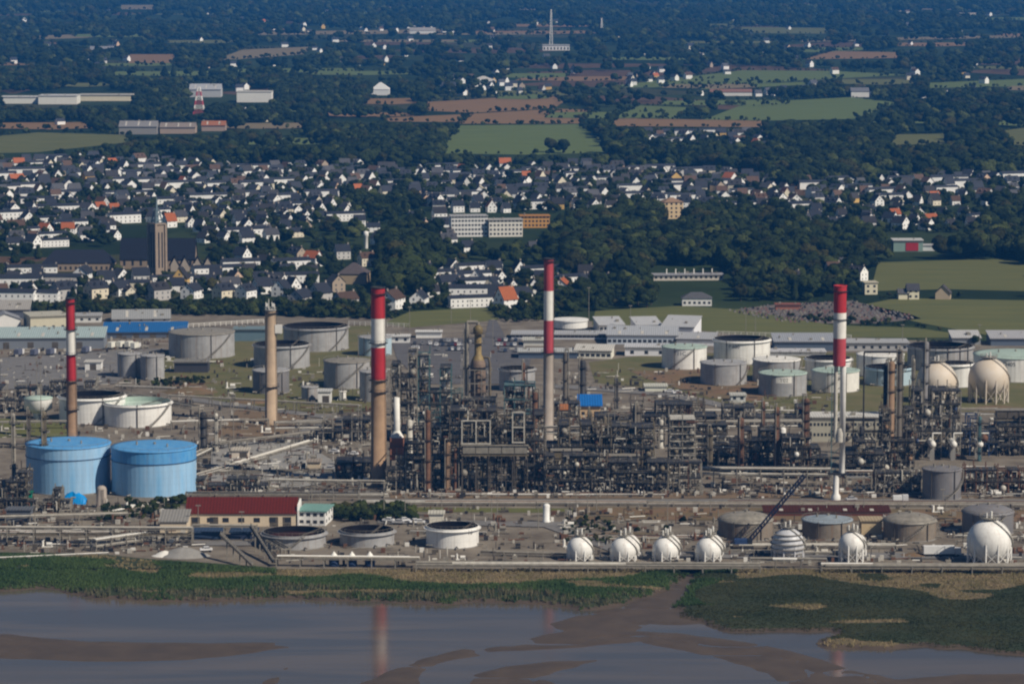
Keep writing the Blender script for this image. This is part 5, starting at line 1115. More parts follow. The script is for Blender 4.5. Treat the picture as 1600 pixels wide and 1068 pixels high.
CARC = [('white',(0.8,0.8,0.8)),('silver',(0.45,0.45,0.46)),('dark grey',(0.06,0.06,0.065)),('grey',(0.22,0.22,0.23)),('dull red',(0.22,0.03,0.03)),('slate blue',(0.05,0.07,0.12))]
rc = random.Random(5)
def car(X, Y, where, rz, ci=None):
    c = CARC[ci if ci is not None else rc.choices(range(6), [4, 4, 3, 3, .7, 1])[0]]
    t = thing('parked_car', '%s car parked %s' % (c[0], where), 'car', (X, Y, 0.45), rz, 'parked cars')
    obj('body', CB, t, color=c[1]); obj('window_glass', CG, t)
    for x in (-1.35, 1.35):
        for y in (-0.8, 0.8): obj('wheel', CWm, t, (x, y, 0.0-0.1))
for row, (xa, ya, xb, n) in enumerate([(684,548,726,10),(682,541,722,9),(690,535,728,8),(646,546,672,5),(648,539,672,5)]):
    for i in range(n):
        if rc.random() < 0.7: X, Y = G(xa+(xb-xa)*i/max(1,n-1), ya); car(X, Y, 'in the back lot, row %s' % ('one','two','three','four','five')[row], math.pi/2+rc.uniform(-.1,.1))
for row, (xa, ya, xb, n) in enumerate([(780,534,806,6),(778,541,804,6),(784,550,812,6)]):
    for i in range(n):
        if rc.random() < 0.7: X, Y = G(xa+(xb-xa)*i/max(1,n-1), ya); car(X, Y, 'left of the middle chimney, row %s' % ('one','two','three')[row], math.pi/2+rc.uniform(-.1,.1))
for (px, py, wh, ci) in [(607,816,'at the left end behind the tank marked 16',0),(622,819,'behind the tank marked 16, second from the left',1),(631,816,'behind the tank marked 16, third from the left',0),(648,818,'behind the tank marked 16, fourth from the left',0),(655,819,'closest to the cream cabin',0),(1480,860,'beside the trailer',2),(515,735,'on the dark apron left of the tallest chimney',1),(522,708,'in the shaded yard left of the tallest chimney, upper',0),(552,712,'in the shaded yard left of the tallest chimney, lower',0),(322,862,'before the low blue sheds',0),(1330,783,'beside the flare stack foot',1),(1046,614,'on the yard road, left of two',0),(1058,616,'on the yard road, right of two',0)]:
    X, Y = G(px, py); car(X, Y, wh, rc.uniform(-0.4, 0.4), ci)
def truck(px, py, label, L=8.0, c=(0.8,0.8,0.78), h=3.4, rz=0.0):
    X, Y = G(px, py); t = thing('truck', label, 'truck', (X, Y, 0.1), rz, 'trucks and trailers')
    MB().box(-L/2, L/2-2.2, -1.2, 1.2, 1.0, h).build('cargo_box', M_PAINT, t, color=c); MB().box(L/2-2.0, L/2, -1.15, 1.15, 0.7, 2.9).build('cab', M_PAINT, t, color=(0.7,0.7,0.7))
    MB().box(L/2-0.9, L/2+0.03, -1.0, 1.0, 1.8, 2.6).build('windscreen', M_GLASS, t); MB().box(-L/2, L/2-0.1, -1.0, 1.0, 0.6, 0.95).build('chassis', M_DARK, t)
    for x in (-L/2+1, -L/2+2.2, L/2-1.2):
        for y in (-1.1, 1.1): obj('wheel', CWm, t, (x, y, 0.45), scale=(1.4, 1.4, 1.4))
truck(1472,869,'long white box trailer parked before the rusty domed tank', 12.5, (0.8,0.8,0.78), 3.6, 0.02)
truck(1407,785,'white van on the pale road right of the flare stack', 5.5, (0.82,0.82,0.8), 2.6)
for i, (px, py) in enumerate([(176,545),(190,544),(203,544),(212,546)]): truck(px, py, 'white lorry under the blue-roofed shed edge, %s from left' % ('first','second','third','last')[i], 7, (0.75,0.74,0.66), 3.6, 1.2)
for i, (px, py) in enumerate([(30,556),(55,556),(80,555),(135,552)]): truck(px, py, 'dark lorry by the pale green depot shed, %s from left' % ('first','second','third','last')[i], 7, (0.12,0.13,0.18), 3.4, 1.3)

# crane
def crane():
    Y = YD(856); t = thing('crawler_crane', 'navy blue crawler crane with a long slanting lattice boom', 'crane', (XW(1163, Y), Y, 0))
    for y in (-2, 2): MB().box(-3, 3, y-0.5, y+0.5, 0.1, 1.1).build('crawler_track', M_DARK, t)
    MB().box(-3.4, 1.6, -1.8, 1.8, 1.2, 3.2).build('house', M_NAVY, t); MB().box(1.0, 2.6, -1.9, -0.5, 1.2, 3.6).build('cab', M_GLASS, t)
    a = Vector((1.0, 0, 1.8)); b = Vector((XW(1256, Y)-XW(1163, Y), 0, HZ(742, Y))); d = (b-a).normalized(); s = Vector((-d.z, 0, d.x))*0.55; mb = MB(); n = 22
    for k in range(n):
        p, q = a+(b-a)*k/n, a+(b-a)*(k+1)/n
        for u in (-1, 1):
            for w_ in (-0.55, 0.55): mb.bar(p+s*u+Vector((0,w_,0)), q+s*u+Vector((0,w_,0)), 0.34)
        for w_ in (-0.55, 0.55): mb.bar(p-s+Vector((0,w_,0)), q+s+Vector((0,w_,0)), 0.24)
    mb.build('lattice_boom', mat('dark_navy_boom', (0.012, 0.018, 0.05), 0.5, 0.2, 0.5), t)
crane()
# stairways and inclined galleries near the river
def gallery(x0, y0, z0, x1, y1, z1, label, w=1.2):
    a = Vector((*G(x0, y0), z0)); b = Vector((*G(x1, y1), z1)); t = thing('inclined_gallery', label, 'gallery', (a.x, a.y, 0), 0, 'inclined pipe galleries'); b = b-Vector((a.x, a.y, 0)); a = Vector((0,0,z0))
    MB().bar(a, b, w, 0.2).build('deck', M_STEEL, t); mb = MB()
    for s in (-1, 1):
        o = Vector((0, s*w/2, 1.1)); mb.bar(a+o, b+o, 0.12)
        for k in range(13): p = a+(b-a)*k/12; mb.bar(p+Vector((0,s*w/2,0)), p+o, 0.1)
    mb.build('railing', M_STEEL2, t); mb = MB()
    for k in range(1, 5): p = a+(b-a)*k/5; mb.bar((p.x, p.y, 0), p, 0.4)
    mb.build('supports', M_STEEL2, t, kind='stuff')
    for k in range(3): o = Vector((0, -1+k, 0.45)); MB().tube(a+o, b+o, 0.22, 6).build('pipe', M_STEEL2, t)
gallery(345,872,8.0,395,888,1.0,'navy inclined pipe gallery left of the low grey tanks, left one')
gallery(392,856,7.5,428,884,1.2,'navy inclined pipe gallery touching the low grey tank, right one')
for i, px in enumerate((522, 550, 578)):
    Y = YD(884); t = thing('pump_house', 'small navy pump with white cone cap, %s of three on the river rack' % ('left','middle','right')[i], 'pump', (XW(px, Y), Y, 0), 0, 'riverside pumps')
    MB().lathe([(1.7,0),(1.7,2.2),(1.2,2.6)], 14).build('casing', M_NAVY, t); MB().lathe([(1.3,3.4),(0.05,5.0)], 14).build('cap', M_OFFW, t); MB().cyl(0,0,2.5,3.5,0.5,n=8).build('neck', M_STEEL2, t)
# spoil heaps near the marsh
def heap(px, py, w, h, label, m):
    X, Y = G(px, py); t = thing('spoil_heap', label, 'heap', (X, Y, 0)); rs = random.Random(int(px)); v = []; f = []; n = 18
    for j in range(6):
        for i in range(n):
            a = 2*math.pi*i/n; q = 1-j/5.0; v.append((w*q*math.cos(a)*rs.uniform(.85,1.1), w*0.7*q*math.sin(a), h*(1-q**1.5)*rs.uniform(.9,1.05)))
    for j in range(5):
        for i in range(n): k = (i+1) % n; f.append((j*n+i, j*n+k, (j+1)*n+k, (j+1)*n+i))
    MB().add(v, f, True).build('mound', m, t)
heap(288,868,8.5,3.0,'pale grey spoil heap at the marsh edge', M_GCONC)
heap(258,868,4.5,1.8,'small white gravel heap left of the pale spoil heap', M_OFFW)
heap(600,598,0.8,1.0,'small rubble heap behind the tallest chimney', M_EARTH)
for (px, py, w, h, lb) in [(298,612,14,2.2,'brown earth bund left of the brown concrete chimney'),(392,628,10,1.8,'brown earth bund at the brown concrete chimney foot'),(1060,590,16,2.0,'brown earth bund below the white lettered tank'),(1150,612,15,2.0,'brown earth bund below the plain grey tank'),(1560,640,14,2.0,'brown earth bund below the right cream sphere'),(1430,868,6,1.2,'brown earth bund before the white trailer'),(980,838,14,1.2,'rust-brown spoil bank behind the gas sphere row')]:
    heap(px, py, w, h, lb, M_EARTH)
# lighting masts
MASTS = [(65,700,545),(58,640,560),(55,822,790),(346,700,620),(365,690,622),(560,690,640),(487,790,755),(500,790,760),(600,812,755),(633,812,775),(690,800,765),(768,808,780),(777,808,775),(841,826,792),(900,806,770),(918,806,775),(932,800,765),(1043,815,785),(1172,782,754),(1380,800,760),(1473,786,765),(1478,800,775),(640,520,480),(705,505,480),(735,505,470),(770,540,500),(920,515,450),(985,520,478),(1165,540,490),(1180,530,492),(1410,545,508),(1530,545,508),(560,560,525),(310,830,790),(378,838,800),(845,650,600),(960,700,640),(1110,800,770),(1250,800,772),(1350,800,770)]
for i, (px, yb, yt) in enumerate(MASTS):
    Y = YD(yb); H = HZ(yt, Y); near = min([('the blue tanks',170,740),('the brown concrete chimney',423,600),('the tallest chimney',590,650),('the warehouse',380,800),('the tank marked 16',707,830),('the middle chimney',857,560),('the white gas spheres',1000,850),('the flare stack',1309,640),('the white lettered tank',1070,550),('the dull grey tank',1470,760),('the railway pipes',900,790),('the car park',700,530)], key=lambda q: (q[1]-px)**2+(2*(q[2]-yb))**2)[0]
    t = thing('lamp_mast', 'thin grey lighting mast near %s' % near, 'lamp mast', (XW(px, Y), Y, 0), 0, 'lighting masts')
    MB().tube((0,0,0), (0,0,H), 0.17, 6, 0.1).build('pole', M_STEEL2, t); MB().box(-0.9, 0.9, -0.25, 0.25, H, H+0.35).build('lamp_head', M_STEEL2, t)
# loose yard clutter: valves, short pipes, boxes, drums too small to pick apart
rq = np.random.RandomState(77); mb = MB()
for (a, b, c, d_, n) in [(0,600,560,690,900),(280,580,690,775,700),(0,300,790,866,600),(430,900,795,884,350),(860,1300,575,660,500),(880,1640,795,884,900),(600,1640,766,779,500),(1040,1640,740,770,400),(0,260,520,560,250),(640,830,530,600,60)]:
    for _ in range(n):
        X, Y = G(rq.uniform(a, b), rq.uniform(c, d_))
        if any((X-q[0])**2+(Y-q[1])**2 < (q[2]+1.5)**2 for q in TANKS) or any(abs(X-q[0]) < q[2] and abs(Y-q[1]) < q[2]*0.5 for q in BLD): continue
        mb.k = rq.choice(6, p=[.26, .2, .16, .16, .14, .08]); w = rq.uniform(0.2, 0.9); u = rq.rand()
        if u < 0.5: mb.box(X-w, X+w, Y-w*0.7, Y+w*0.7, 0.1, 0.3+rq.rand()*1.6)
        elif u < 0.8: an = rq.choice([0, 1.57, 0.3]); L = rq.uniform(1.5, 7); z = rq.uniform(0.4, 1.2); mb.tube((X, Y, z), (X+L*math.cos(an), Y+L*math.sin(an), z), rq.uniform(0.1, 0.25), 5)
        elif u < 0.93: mb.tube((X, Y, 0.1), (X, Y, rq.uniform(1, 4)), rq.uniform(0.07, 0.18), 5)
        else:
            g = rq.uniform(0.7, 1.4); mb.box(X-1.6*g, X+1.6*g, Y-0.7*g, Y+0.7*g, 0.1, 0.4); mb.tube((X-0.2*g, Y, 1.0*g), (X+1.4*g, Y, 1.0*g), 0.5*g, 8); mb.tube((X-1.3*g, Y, 0.3), (X-1.3*g, Y, 1.9*g), 0.35*g, 7); mb.tube((X-1.3*g, Y, 1.7*g), (X-1.3*g, Y+2.5*g, 1.7*g), 0.15*g, 5)
tag(mb.build('yard_clutter', [M_STEEL, M_STEEL2, M_PALE, M_RUST, M_DARK, M_OFFW], None, kind='stuff'), 'loose valves, short pipes and boxes strewn over the refinery yards', 'clutter', kind='stuff')
# ---------------------------------------------------------------- trees
def crown(seed, conifer=False, n_leaf=420):
    rs = np.random.RandomState(seed); V = []; T = []
    if conifer: lobes = [(0, 0, 0.2+0.13*k, 0.30-0.045*k) for k in range(6)]
    else:
        lobes = [(0, 0, 0.58, 0.36)]
        for k in range(8):
            a = rs.rand()*6.28; q = rs.uniform(0.16, 0.34); lobes.append((q*math.cos(a), q*math.sin(a), rs.uniform(0.36, 0.86), rs.uniform(0.17, 0.27)))
    ph = (1+5**.5)/2
    ico = np.array([(-1,ph,0),(1,ph,0),(-1,-ph,0),(1,-ph,0),(0,-1,ph),(0,1,ph),(0,-1,-ph),(0,1,-ph),(ph,0,-1),(ph,0,1),(-ph,0,-1),(-ph,0,1)], float); ico /= np.linalg.norm(ico[0])
    fc = [(0,11,5),(0,5,1),(0,1,7),(0,7,10),(0,10,11),(1,5,9),(5,11,4),(11,10,2),(10,7,6),(7,1,8),(3,9,4),(3,4,2),(3,2,6),(3,6,8),(3,8,9),(4,9,5),(2,4,11),(6,2,10),(8,6,7),(9,8,1)]
    vs_, fs = [tuple(p) for p in ico], []
    mid = {}
    def m_(a, b):
        k = (min(a, b), max(a, b))
        if k not in mid: p = (np.array(vs_[a])+np.array(vs_[b])); p /= np.linalg.norm(p); vs_.append(tuple(p)); mid[k] = len(vs_)-1
        return mid[k]
    for a, b, c in fc: ab, bc, ca = m_(a, b), m_(b, c), m_(c, a); fs += [(a, ab, ca), (ab, b, bc), (ca, bc, c), (ab, bc, ca)]
    S = np.array(vs_)
    for (x, y, z, r) in lobes:
        o = len(V); d = S*(r*(0.86+0.26*rs.rand(len(S))))[:, None]; d[:, 2] *= 0.85; V += [tuple(p) for p in d+np.array((x, y, z))]; T += [(a+o, b+o, c+o) for a, b, c in fs]
    for _ in range(n_leaf):
        x, y, z, r = lobes[rs.randint(len(lobes))]; d = rs.normal(size=3); d[2] = abs(d[2])*0.9-0.25; d /= np.linalg.norm(d)
        p = np.array((x, y, z))+d*r*rs.uniform(0.92, 1.16)*np.array((1, 1, 0.85)); u = rs.normal(size=3); u -= d*u.dot(d)*0.5; u /= np.linalg.norm(u); w = np.cross(d, u)+d*rs.uniform(-.4, .4); s = rs.uniform(0.03, 0.065)
        o = len(V); V += [tuple(p-u*s), tuple(p+w*s), tuple(p+u*s), tuple(p-w*s*0.8)]; T += [(o, o+1, o+2), (o, o+2, o+3)]
    return V, T
def crown_mesh(name, seed, m, **k): V, T = crown(seed, **k); return npmesh(name, V, T, m)
CROWNS = [crown_mesh('crown', s, F_LEAF) for s in (1, 2, 3, 4)]+[crown_mesh('crown', 5, F_PALE), crown_mesh('crown', 6, F_LEAF, conifer=True), crown_mesh('crown', 7, foliage('olive_foliage', (0.012, 0.016, 0.006), (0.055, 0.052, 0.016)))]
TRUNK = MB().tube((0,0,0),(0,0,0.5),0.045,7,0.025).tube((0,0,0.3),(0.14,0.05,0.55),0.02,5,0.01).tube((0,0,0.32),(-0.13,-0.06,0.56),0.02,5,0.01).mesh('trunk', M_BARK)
TREES = []
rt = random.Random(21)
def tree(X, Y, h, k=None, label='dark green broadleaf tree', grp='trees around the town'):
    if k is None: k = rt.choice([0, 1, 2, 3, 0, 1, 2, 3, 4])
    t = thing('conifer_tree' if k == 5 else 'broadleaf_tree', label, 'tree', (X, Y, 0), rt.uniform(0, 6.28), grp)
    wd = h*rt.uniform(0.85, 1.15)*(0.7 if k == 5 else 1)
    obj('crown', CROWNS[k], t, scale=(wd, wd, h)); obj('trunk', TRUNK, t, scale=(h, h, h)); TREES.append((X, Y, t)); return t

# landmarks used in labels: (phrase, px, py)
LM = [('the church tower',246,400),('the church nave',215,385),('the presbytery',120,410),('the white apartment block',735,355),('the orange apartment block',835,345),('the sandy house block',1050,330),('the sports hall',1425,385),('the slim white water tower',572,380),('the tawny barn',552,436),
      ('the green crop field',830,220),('the brown ploughed field',830,182),('the striped pylon',311,170),('the tallest chimney',590,480),('the middle chimney',857,440),('the brown concrete chimney',423,480),('the slim red-and-white chimney',113,470),('the flare stack',1309,460),('the long low school',1075,432),('the cemetery',1300,488),('the cream farmhouse',1425,460),('the big dark wood',1000,385),('the left picture edge',10,340),('the right picture edge',1590,300),('the upper right wood',1400,240),('the tall dark trees',630,420)]
def where(px, py):
    n = min(LM, key=lambda q: (q[1]-px)**2+(2.6*(q[2]-py))**2); dx, dy = px-n[1], (py-n[2])*2.6
    if 'edge' in n[0]: return 'near %s' % n[0]
    if abs(dx) > abs(dy): return '%s of %s' % ('left' if dx < 0 else 'right', n[0])
    return 'beyond %s' % n[0] if dy < 0 else 'before %s' % n[0]

# ---------------------------------------------------------------- town houses
def house_meshes(w, l, eh, rh, dorm=False):
    d = w/2; e = 0.35; k = rh/d*e; L = l/2
    wall = MB().add([(-L,-d,0),(L,-d,0),(L,d,0),(-L,d,0),(-L,-d,eh),(L,-d,eh),(L,d,eh),(-L,d,eh),(-L,0,eh+rh),(L,0,eh+rh)], [(0,1,5,4),(1,2,6,9,5),(2,3,7,6),(3,0,4,8,7)])
    roof = MB().add([(-L-e,-d-e,eh-k),(L+e,-d-e,eh-k),(L+e,0,eh+rh),(-L-e,0,eh+rh),(L+e,d+e,eh-k),(-L-e,d+e,eh-k),(-L-e,-d-e,eh-k+.2),(L+e,-d-e,eh-k+.2),(L+e,0,eh+rh+.22),(-L-e,0,eh+rh+.22),(L+e,d+e,eh-k+.2),(-L-e,d+e,eh-k+.2)],
                 [(6,7,8,9),(9,8,10,11),(0,3,2,1),(3,5,4,2),(0,1,7,6),(4,5,11,10),(1,2,8,7),(2,4,10,8),(0,6,9,3),(3,9,11,5)])
    if dorm:
        for x in (-L*0.4, L*0.4): roof.add([(x-1,-d*0.75,eh+rh*0.2),(x+1,-d*0.75,eh+rh*0.2),(x+1,-d*0.75,eh+rh*0.55),(x-1,-d*0.75,eh+rh*0.55),(x,-d*0.75,eh+rh*0.8),(x-1,0,eh+rh*0.55),(x+1,0,eh+rh*0.55),(x,0,eh+rh*0.8)], [(0,1,2,4,3),(3,4,7,5),(2,6,7,4),(0,3,5),(1,6,2)])
    ch = MB().box(-0.45, 0.45, -0.35, 0.35, eh+rh*0.6, eh+rh+1.1)
    win = MB(); rows = 2 if eh > 4.4 else 1; nc = max(2, int(l/3.2))
    for r_ in range(rows):
        z = 0.9+2.7*r_
        for c in range(nc):
            x = -L+l*(c+0.5)/nc
            for y in (-d-0.03, d+0.03): win.add([(x-.42,y,z),(x+.42,y,z),(x+.42,y,z+1.2),(x-.42,y,z+1.2)], [(0,1,2,3)])
        for y in (-d*0.45, d*0.45):
            for x in (-L-0.03, L+0.03): win.add([(x,y-.5,z),(x,y+.5,z),(x,y+.5,z+1.3),(x,y-.5,z+1.3)], [(0,1,2,3)])
    for x in (-L-0.03, L+0.03): win.add([(x,-.45,eh+rh*.25),(x,.45,eh+rh*.25),(x,.45,eh+rh*.25+1.1),(x,-.45,eh+rh*.25+1.1)], [(0,1,2,3)])
    return wall, roof, ch, win
HV = [(8,9,4.6,4.4,False),(8.5,10,6.0,4.2,False),(7.5,8,4.8,5.2,False),(9,11,6.2,3.8,True),(8.5,9.5,4.6,4.6,False),(8.5,12,5.0,3.6,False),(8,24,6.4,1.5,False),(8,32,6.4,1.4,False)]
HB = [house_meshes(*v) for v in HV]
HM = [(a.mesh('wall', M_WALL), b.mesh('roof', M_ROOF), c.mesh('chimney_stack', M_CONC2), d_.mesh('window', mat('curtained_window', (0.13,0.135,0.15), 0.3, 0.3, 1.0))) for a, b, c, d_ in HB]
TOWN = [([(-80,262),(120,250),(300,258),(430,266),(560,262),(640,268),(650,300),(560,312),(540,345),(420,385),(330,380),(180,375),(0,395),(-80,400)], 12.5, 0.25), ([(640,268),(900,262),(1040,268),(1200,280),(1255,325),(1180,338),(1070,332),(1000,325),(870,332),(690,332),(650,318)], 12.5, -0.15),
 ([(-80,424),(60,432),(200,436),(340,430),(420,412),(500,425),(470,466),(300,466),(0,474),(-80,474)], 16, 0.1), ([(645,425),(700,420),(860,428),(950,440),(925,474),(760,484),(650,474)], 17, -0.2), ([(1235,322),(1400,332),(1560,340),(1560,364),(1255,364)], 19, 0.3), ([(1255,282),(1600,276),(1660,318),(1400,324),(1270,318)], 15, 0.2), ([(985,208),(1200,200),(1205,236),(1060,242),(1000,232)], 20, 0.0),
 ([(1060,130),(1390,140),(1390,152),(1080,150)], 34, 0.2), ([(330,405),(560,395),(590,420),(470,430),(440,462),(340,428)], 24, 0.3), ([(545,352),(600,356),(655,340),(700,345),(700,374),(600,384),(560,384)], 19, 0.1), ([(690,376),(850,378),(850,400),(700,395)], 28, 0.1), ([(1180,440),(1340,420),(1340,445),(1180,455)], 44, 0.1), ([(690,125),(860,130),(860,145),(690,150)], 50, 0.1), ([(10,75),(200,70),(190,90),(10,92)], 90, 0.1), ([(560,40),(720,42),(720,56),(560,58)], 90, 0), ([(1440,140),(1600,150),(1600,165),(1440,160)], 50, 0.1), ([(280,135),(540,130),(540,160),(300,165)], 60, .1), ([(20,15),(1580,15),(1580,60),(20,60)], 520, .1), ([(20,60),(1580,60),(1580,130),(20,125)], 480, .1), ([(20,160),(560,165),(560,195),(20,195)], 190, .1), ([(1380,100),(1600,100),(1600,200),(1400,190)], 260, .1), ([(980,120),(1150,125),(1150,140),(980,140)], 50, .1), ([(1260,395),(1340,400),(1340,440),(1270,440)], 40, .2), ([(420,430),(540,450),(560,478),(430,472)], 24, .2)]
def occupied(X, Y, m=4): return any((X-a)**2+(Y-b)**2 < (c+m)**2 for a, b, c in BLD)
CLEAR = [f[0] for f in FIELDS]+[[(700,333),(862,331),(862,371),(700,373)],[(184,340),(306,350),(335,412),(330,424),(188,420)],[(62,388),(182,388),(182,424),(62,424)],[(528,422),(578,422),(578,446),(528,446)],[(1015,416),(1135,416),(1135,440),(1015,440)],[(1388,368),(1470,368),(1470,394),(1388,394)],[(564,358),(580,358),(580,388),(564,388)],[(1030,310),(1068,310),(1068,343),(1030,343)],
 [(1060,458),(1118,458),(1118,480),(1060,480)],[(1346,436),(1374,436),(1374,462),(1346,462)],[(1400,446),(1490,446),(1490,470),(1400,470)],[(0,145),(210,143),(210,165),(0,165)],[(290,138),(428,140),(428,162),(290,160)],[(182,194),(356,192),(356,211),(182,212)],[(576,134),(612,134),(612,150),(576,150)],[(844,66),(894,66),(894,80),(844,80)],[(1380,398),(1480,398),(1480,404),(1380,404)],[(300,130),(322,130),(322,176),(300,176)]]
def clear_ok(X, Y, h, lo=True):
    x, y = PX(X, Y, h); q = np.array([x]); w_ = np.array([y]); x0, y0 = PX(X, Y, 0); xm, ym = PX(X, Y, h*0.5)
    for pl in CLEAR:
        xs_ = [p_[0] for p_ in pl]
        if x < min(xs_)-6 or x > max(xs_)+6: continue
        if inpoly(q, w_, pl)[0] or inpoly(np.array([xm]), np.array([ym]), pl)[0] or (lo and inpoly(np.array([x0]), np.array([y0]), pl)[0]): return False
    return True
def clear_mask(P):
    keep = np.ones(len(P), bool)
    d = P[:,1]*CT; 
    for f in (0.0, 0.5, 0.92):
        z = P[:,2]*f; dd = P[:,1]*CT+(CH-z)*ST; x = CX+F*P[:,0]/dd; y = CY-F*(P[:,1]*ST+(z-CH)*CT)/dd
        for pl in CLEAR: keep &= ~inpoly(x, y, pl)
    return keep
rh_ = random.Random(33); HS = []; grid = {}
for (px, py, v, a, s_, wn, rn) in [(22,473,6,-6,1.0,0,0),(62,472,6,-4,.9,0,0),(99,468,3,38,1.05,2,0),(150,466,3,40,1.0,1,0),(186,462,5,60,1.0,0,0),(205,456,6,4,.9,1,0),(247,468,3,40,1.0,2,1),(283,448,2,84,1.15,5,1),(300,466,5,70,1.0,0,0),(320,452,5,10,1.0,0,0),(350,468,3,45,.95,1,0),(384,468,3,60,.9,0,0),(30,452,6,2,1.1,0,0),(85,448,7,-3,1.0,2,0),(130,440,5,80,1.1,0,0),(165,447,4,20,1,0,0),(410,458,4,30,1,0,0),(440,462,4,70,1,0,0),(612,482,5,70,1.2,0,4),(500,470,4,50,1.1,2,0),(470,478,5,65,1.1,2,0),(540,480,5,40,1,2,4),(655,478,5,80,1,0,0),(790,482,2,40,1.2,0,3),(776,470,4,0,1,2,0),(812,472,5,40,1,0,0),(700,452,5,30,1,0,0),(716,448,2,80,1,0,0),(745,446,2,80,1,0,0),(735,466,6,2,1,0,0),(768,462,2,75,1.1,1,0),(885,470,6,-2,.8,0,0),(878,458,5,80,1,0,3),(910,458,2,70,1.1,0,0)]:
    X, Y = G(px, py); wc = [('white',(0.90,0.89,0.86)),('cream',(0.74,0.66,0.50)),('pale grey',(0.48,0.46,0.44)),0,0,('ochre yellow',(0.70,0.46,0.16))][wn]; rcl = [('slate roof',(0.042,0.046,0.06)),('dark roof',(0.05,0.048,0.052)),0,('orange tile roof',TILE),('brown roof',(0.10,0.065,0.05))][rn]
    HS.append((Y, X, v, R(a), wc, rcl, s_)); grid.setdefault((int(X//40), int(Y//40)), []).append((X, Y, HV[v][1]*0.5*s_))
for poly, sp_, ang in TOWN:
    pw = [G(a, b) for a, b in poly]; xs = [p[0] for p in pw]; ys = [p[1] for p in pw]; A = (max(xs)-min(xs))*(max(ys)-min(ys)); tries = int(min(60000, A/(sp_**2)*14))
    for _ in range(tries):
        X, Y = rh_.uniform(min(xs), max(xs)), rh_.uniform(min(ys), max(ys))
        # houses cling to winding streets
        sx = X*math.cos(ang)+Y*math.sin(ang); sy = -X*math.sin(ang)+Y*math.cos(ang); st = (sy+14*math.sin(sx/70)) % 42
        if sp_ < 24.5 and not (st < 11): continue
        gk = (int(X//40), int(Y//40)); bad = False
        for i in (-1, 0, 1):
            for j in (-1, 0, 1):
                for (a, b, c) in grid.get((gk[0]+i, gk[1]+j), ()):
                    if (a-X)**2+(b-Y)**2 < (sp_*0.55+c)**2: bad = True; break
        if bad or not inpoly(np.array([X]), np.array([Y]), pw)[0] or occupied(X, Y) or not clear_ok(X, Y, 8, False): continue
        v = rh_.choices(range(8), [5, 4, 5, 3, 4, 3, 2.6 if sp_ < 24.5 else 0, 1.8 if sp_ < 24.5 else 0])[0]; rad = HV[v][1]*0.5 if v < 6 else HV[v][1]*0.42
        grid.setdefault(gk, []).append((X, Y, rad)); a = ang+rh_.choice([-1.25, -1.0, -0.8, 0.45, 0.3, 0.2, 0.1])-ang*0.4+rh_.uniform(-.12, .12)
        if v >= 6: a = abs(ang)+rh_.uniform(.0, .3)
        wc = rh_.choices([('white',(0.92,0.91,0.88)),('cream',(0.78,0.71,0.56)),('pale grey',(0.60,0.59,0.57)),('peach',(0.70,0.50,0.36)),('tan stone',(0.42,0.34,0.26)),('ochre yellow',(0.70,0.46,0.16))], [72, 12, 7, 3, 4, 2])[0]
        rcl = rh_.choices([('slate roof',(0.042,0.046,0.06)),('dark roof',(0.05,0.048,0.052)),('grey roof',(0.09,0.09,0.10)),('orange tile roof',TILE),('brown roof',(0.12,0.075,0.055))], [48, 24, 16, 3, 9])[0]
        if v >= 6: wc = ('white',(0.90,0.89,0.86)); rcl = ('slate roof',(0.042,0.046,0.06))
        HS.append((Y, X, v, a, wc, rcl, rh_.uniform(0.72, 0.98)))
HS.sort(key=lambda q: q[0])
VIEWH = [h for h in HS if abs(PX(h[1], h[0])[0]-800) < 812]; IND = set(id(h) for h in VIEWH[:300])
SV = {0: [[], [], []], 1: [[], [], []]}
big = [MB(), MB()]; STW = {}
for h in HS:
    Y, X, v, a, wc, rcl, s = h
    if id(h) in IND:
        px, py = PX(X, Y); face = 'gable-end' if abs(math.sin(a)) > 0.55 else ('terrace' if v >= 6 else 'broadside')
        t = thing('town_house', '%s %s house, %s, %s' % (wc[0], face, rcl[0], where(px, py)), 'house', (X, Y, 0), a, 'town houses')
        for nm, me, cc in zip(('wall','roof'), HM[v][:2], (wc[1], rcl[1])): obj(nm, me, t, scale=(s, s, s), color=cc)
        for sg in ((-1, 1) if HV[v][1] > 10 else (1,)): obj('chimney_stack', HM[v][2], t, (sg*(HV[v][1]/2-0.7)*s, 0, 0), scale=(s, s, s))
        o = obj('window_panes', HM[v][3], t, scale=(s, s, s)); o['kind'] = 'stuff'
    else:
        M = Matrix.Translation((X, Y, 0)) @ Matrix.Rotation(a, 4, 'Z') @ Matrix.Scale(s, 4)
        for kk, key in ((0, ('w', wc[0], wc[1])), (1, ('r', rcl[0], rcl[1]))):
            mbx = STW.setdefault(key, MB()); src = HB[v][kk]; mbx.add([M @ Vector(p) for p in src.v], src.f)
# the farther houses: one mass
mall = MB(); mm = []
for k, (key, mbx) in enumerate(STW.items()):
    mm.append(mat('far_house_%s_%s' % ('wall' if key[0] == 'w' else 'cover', key[1].replace(' ', '_')), key[2], 0.85, 0.15, 0.3)); mall.k = k; mall.add(mbx.v, mbx.f)
tag(mall.build('distant_houses', mm, None, kind='stuff'), 'mass of small far-off houses across the upper town and hamlets', 'houses', kind='stuff')

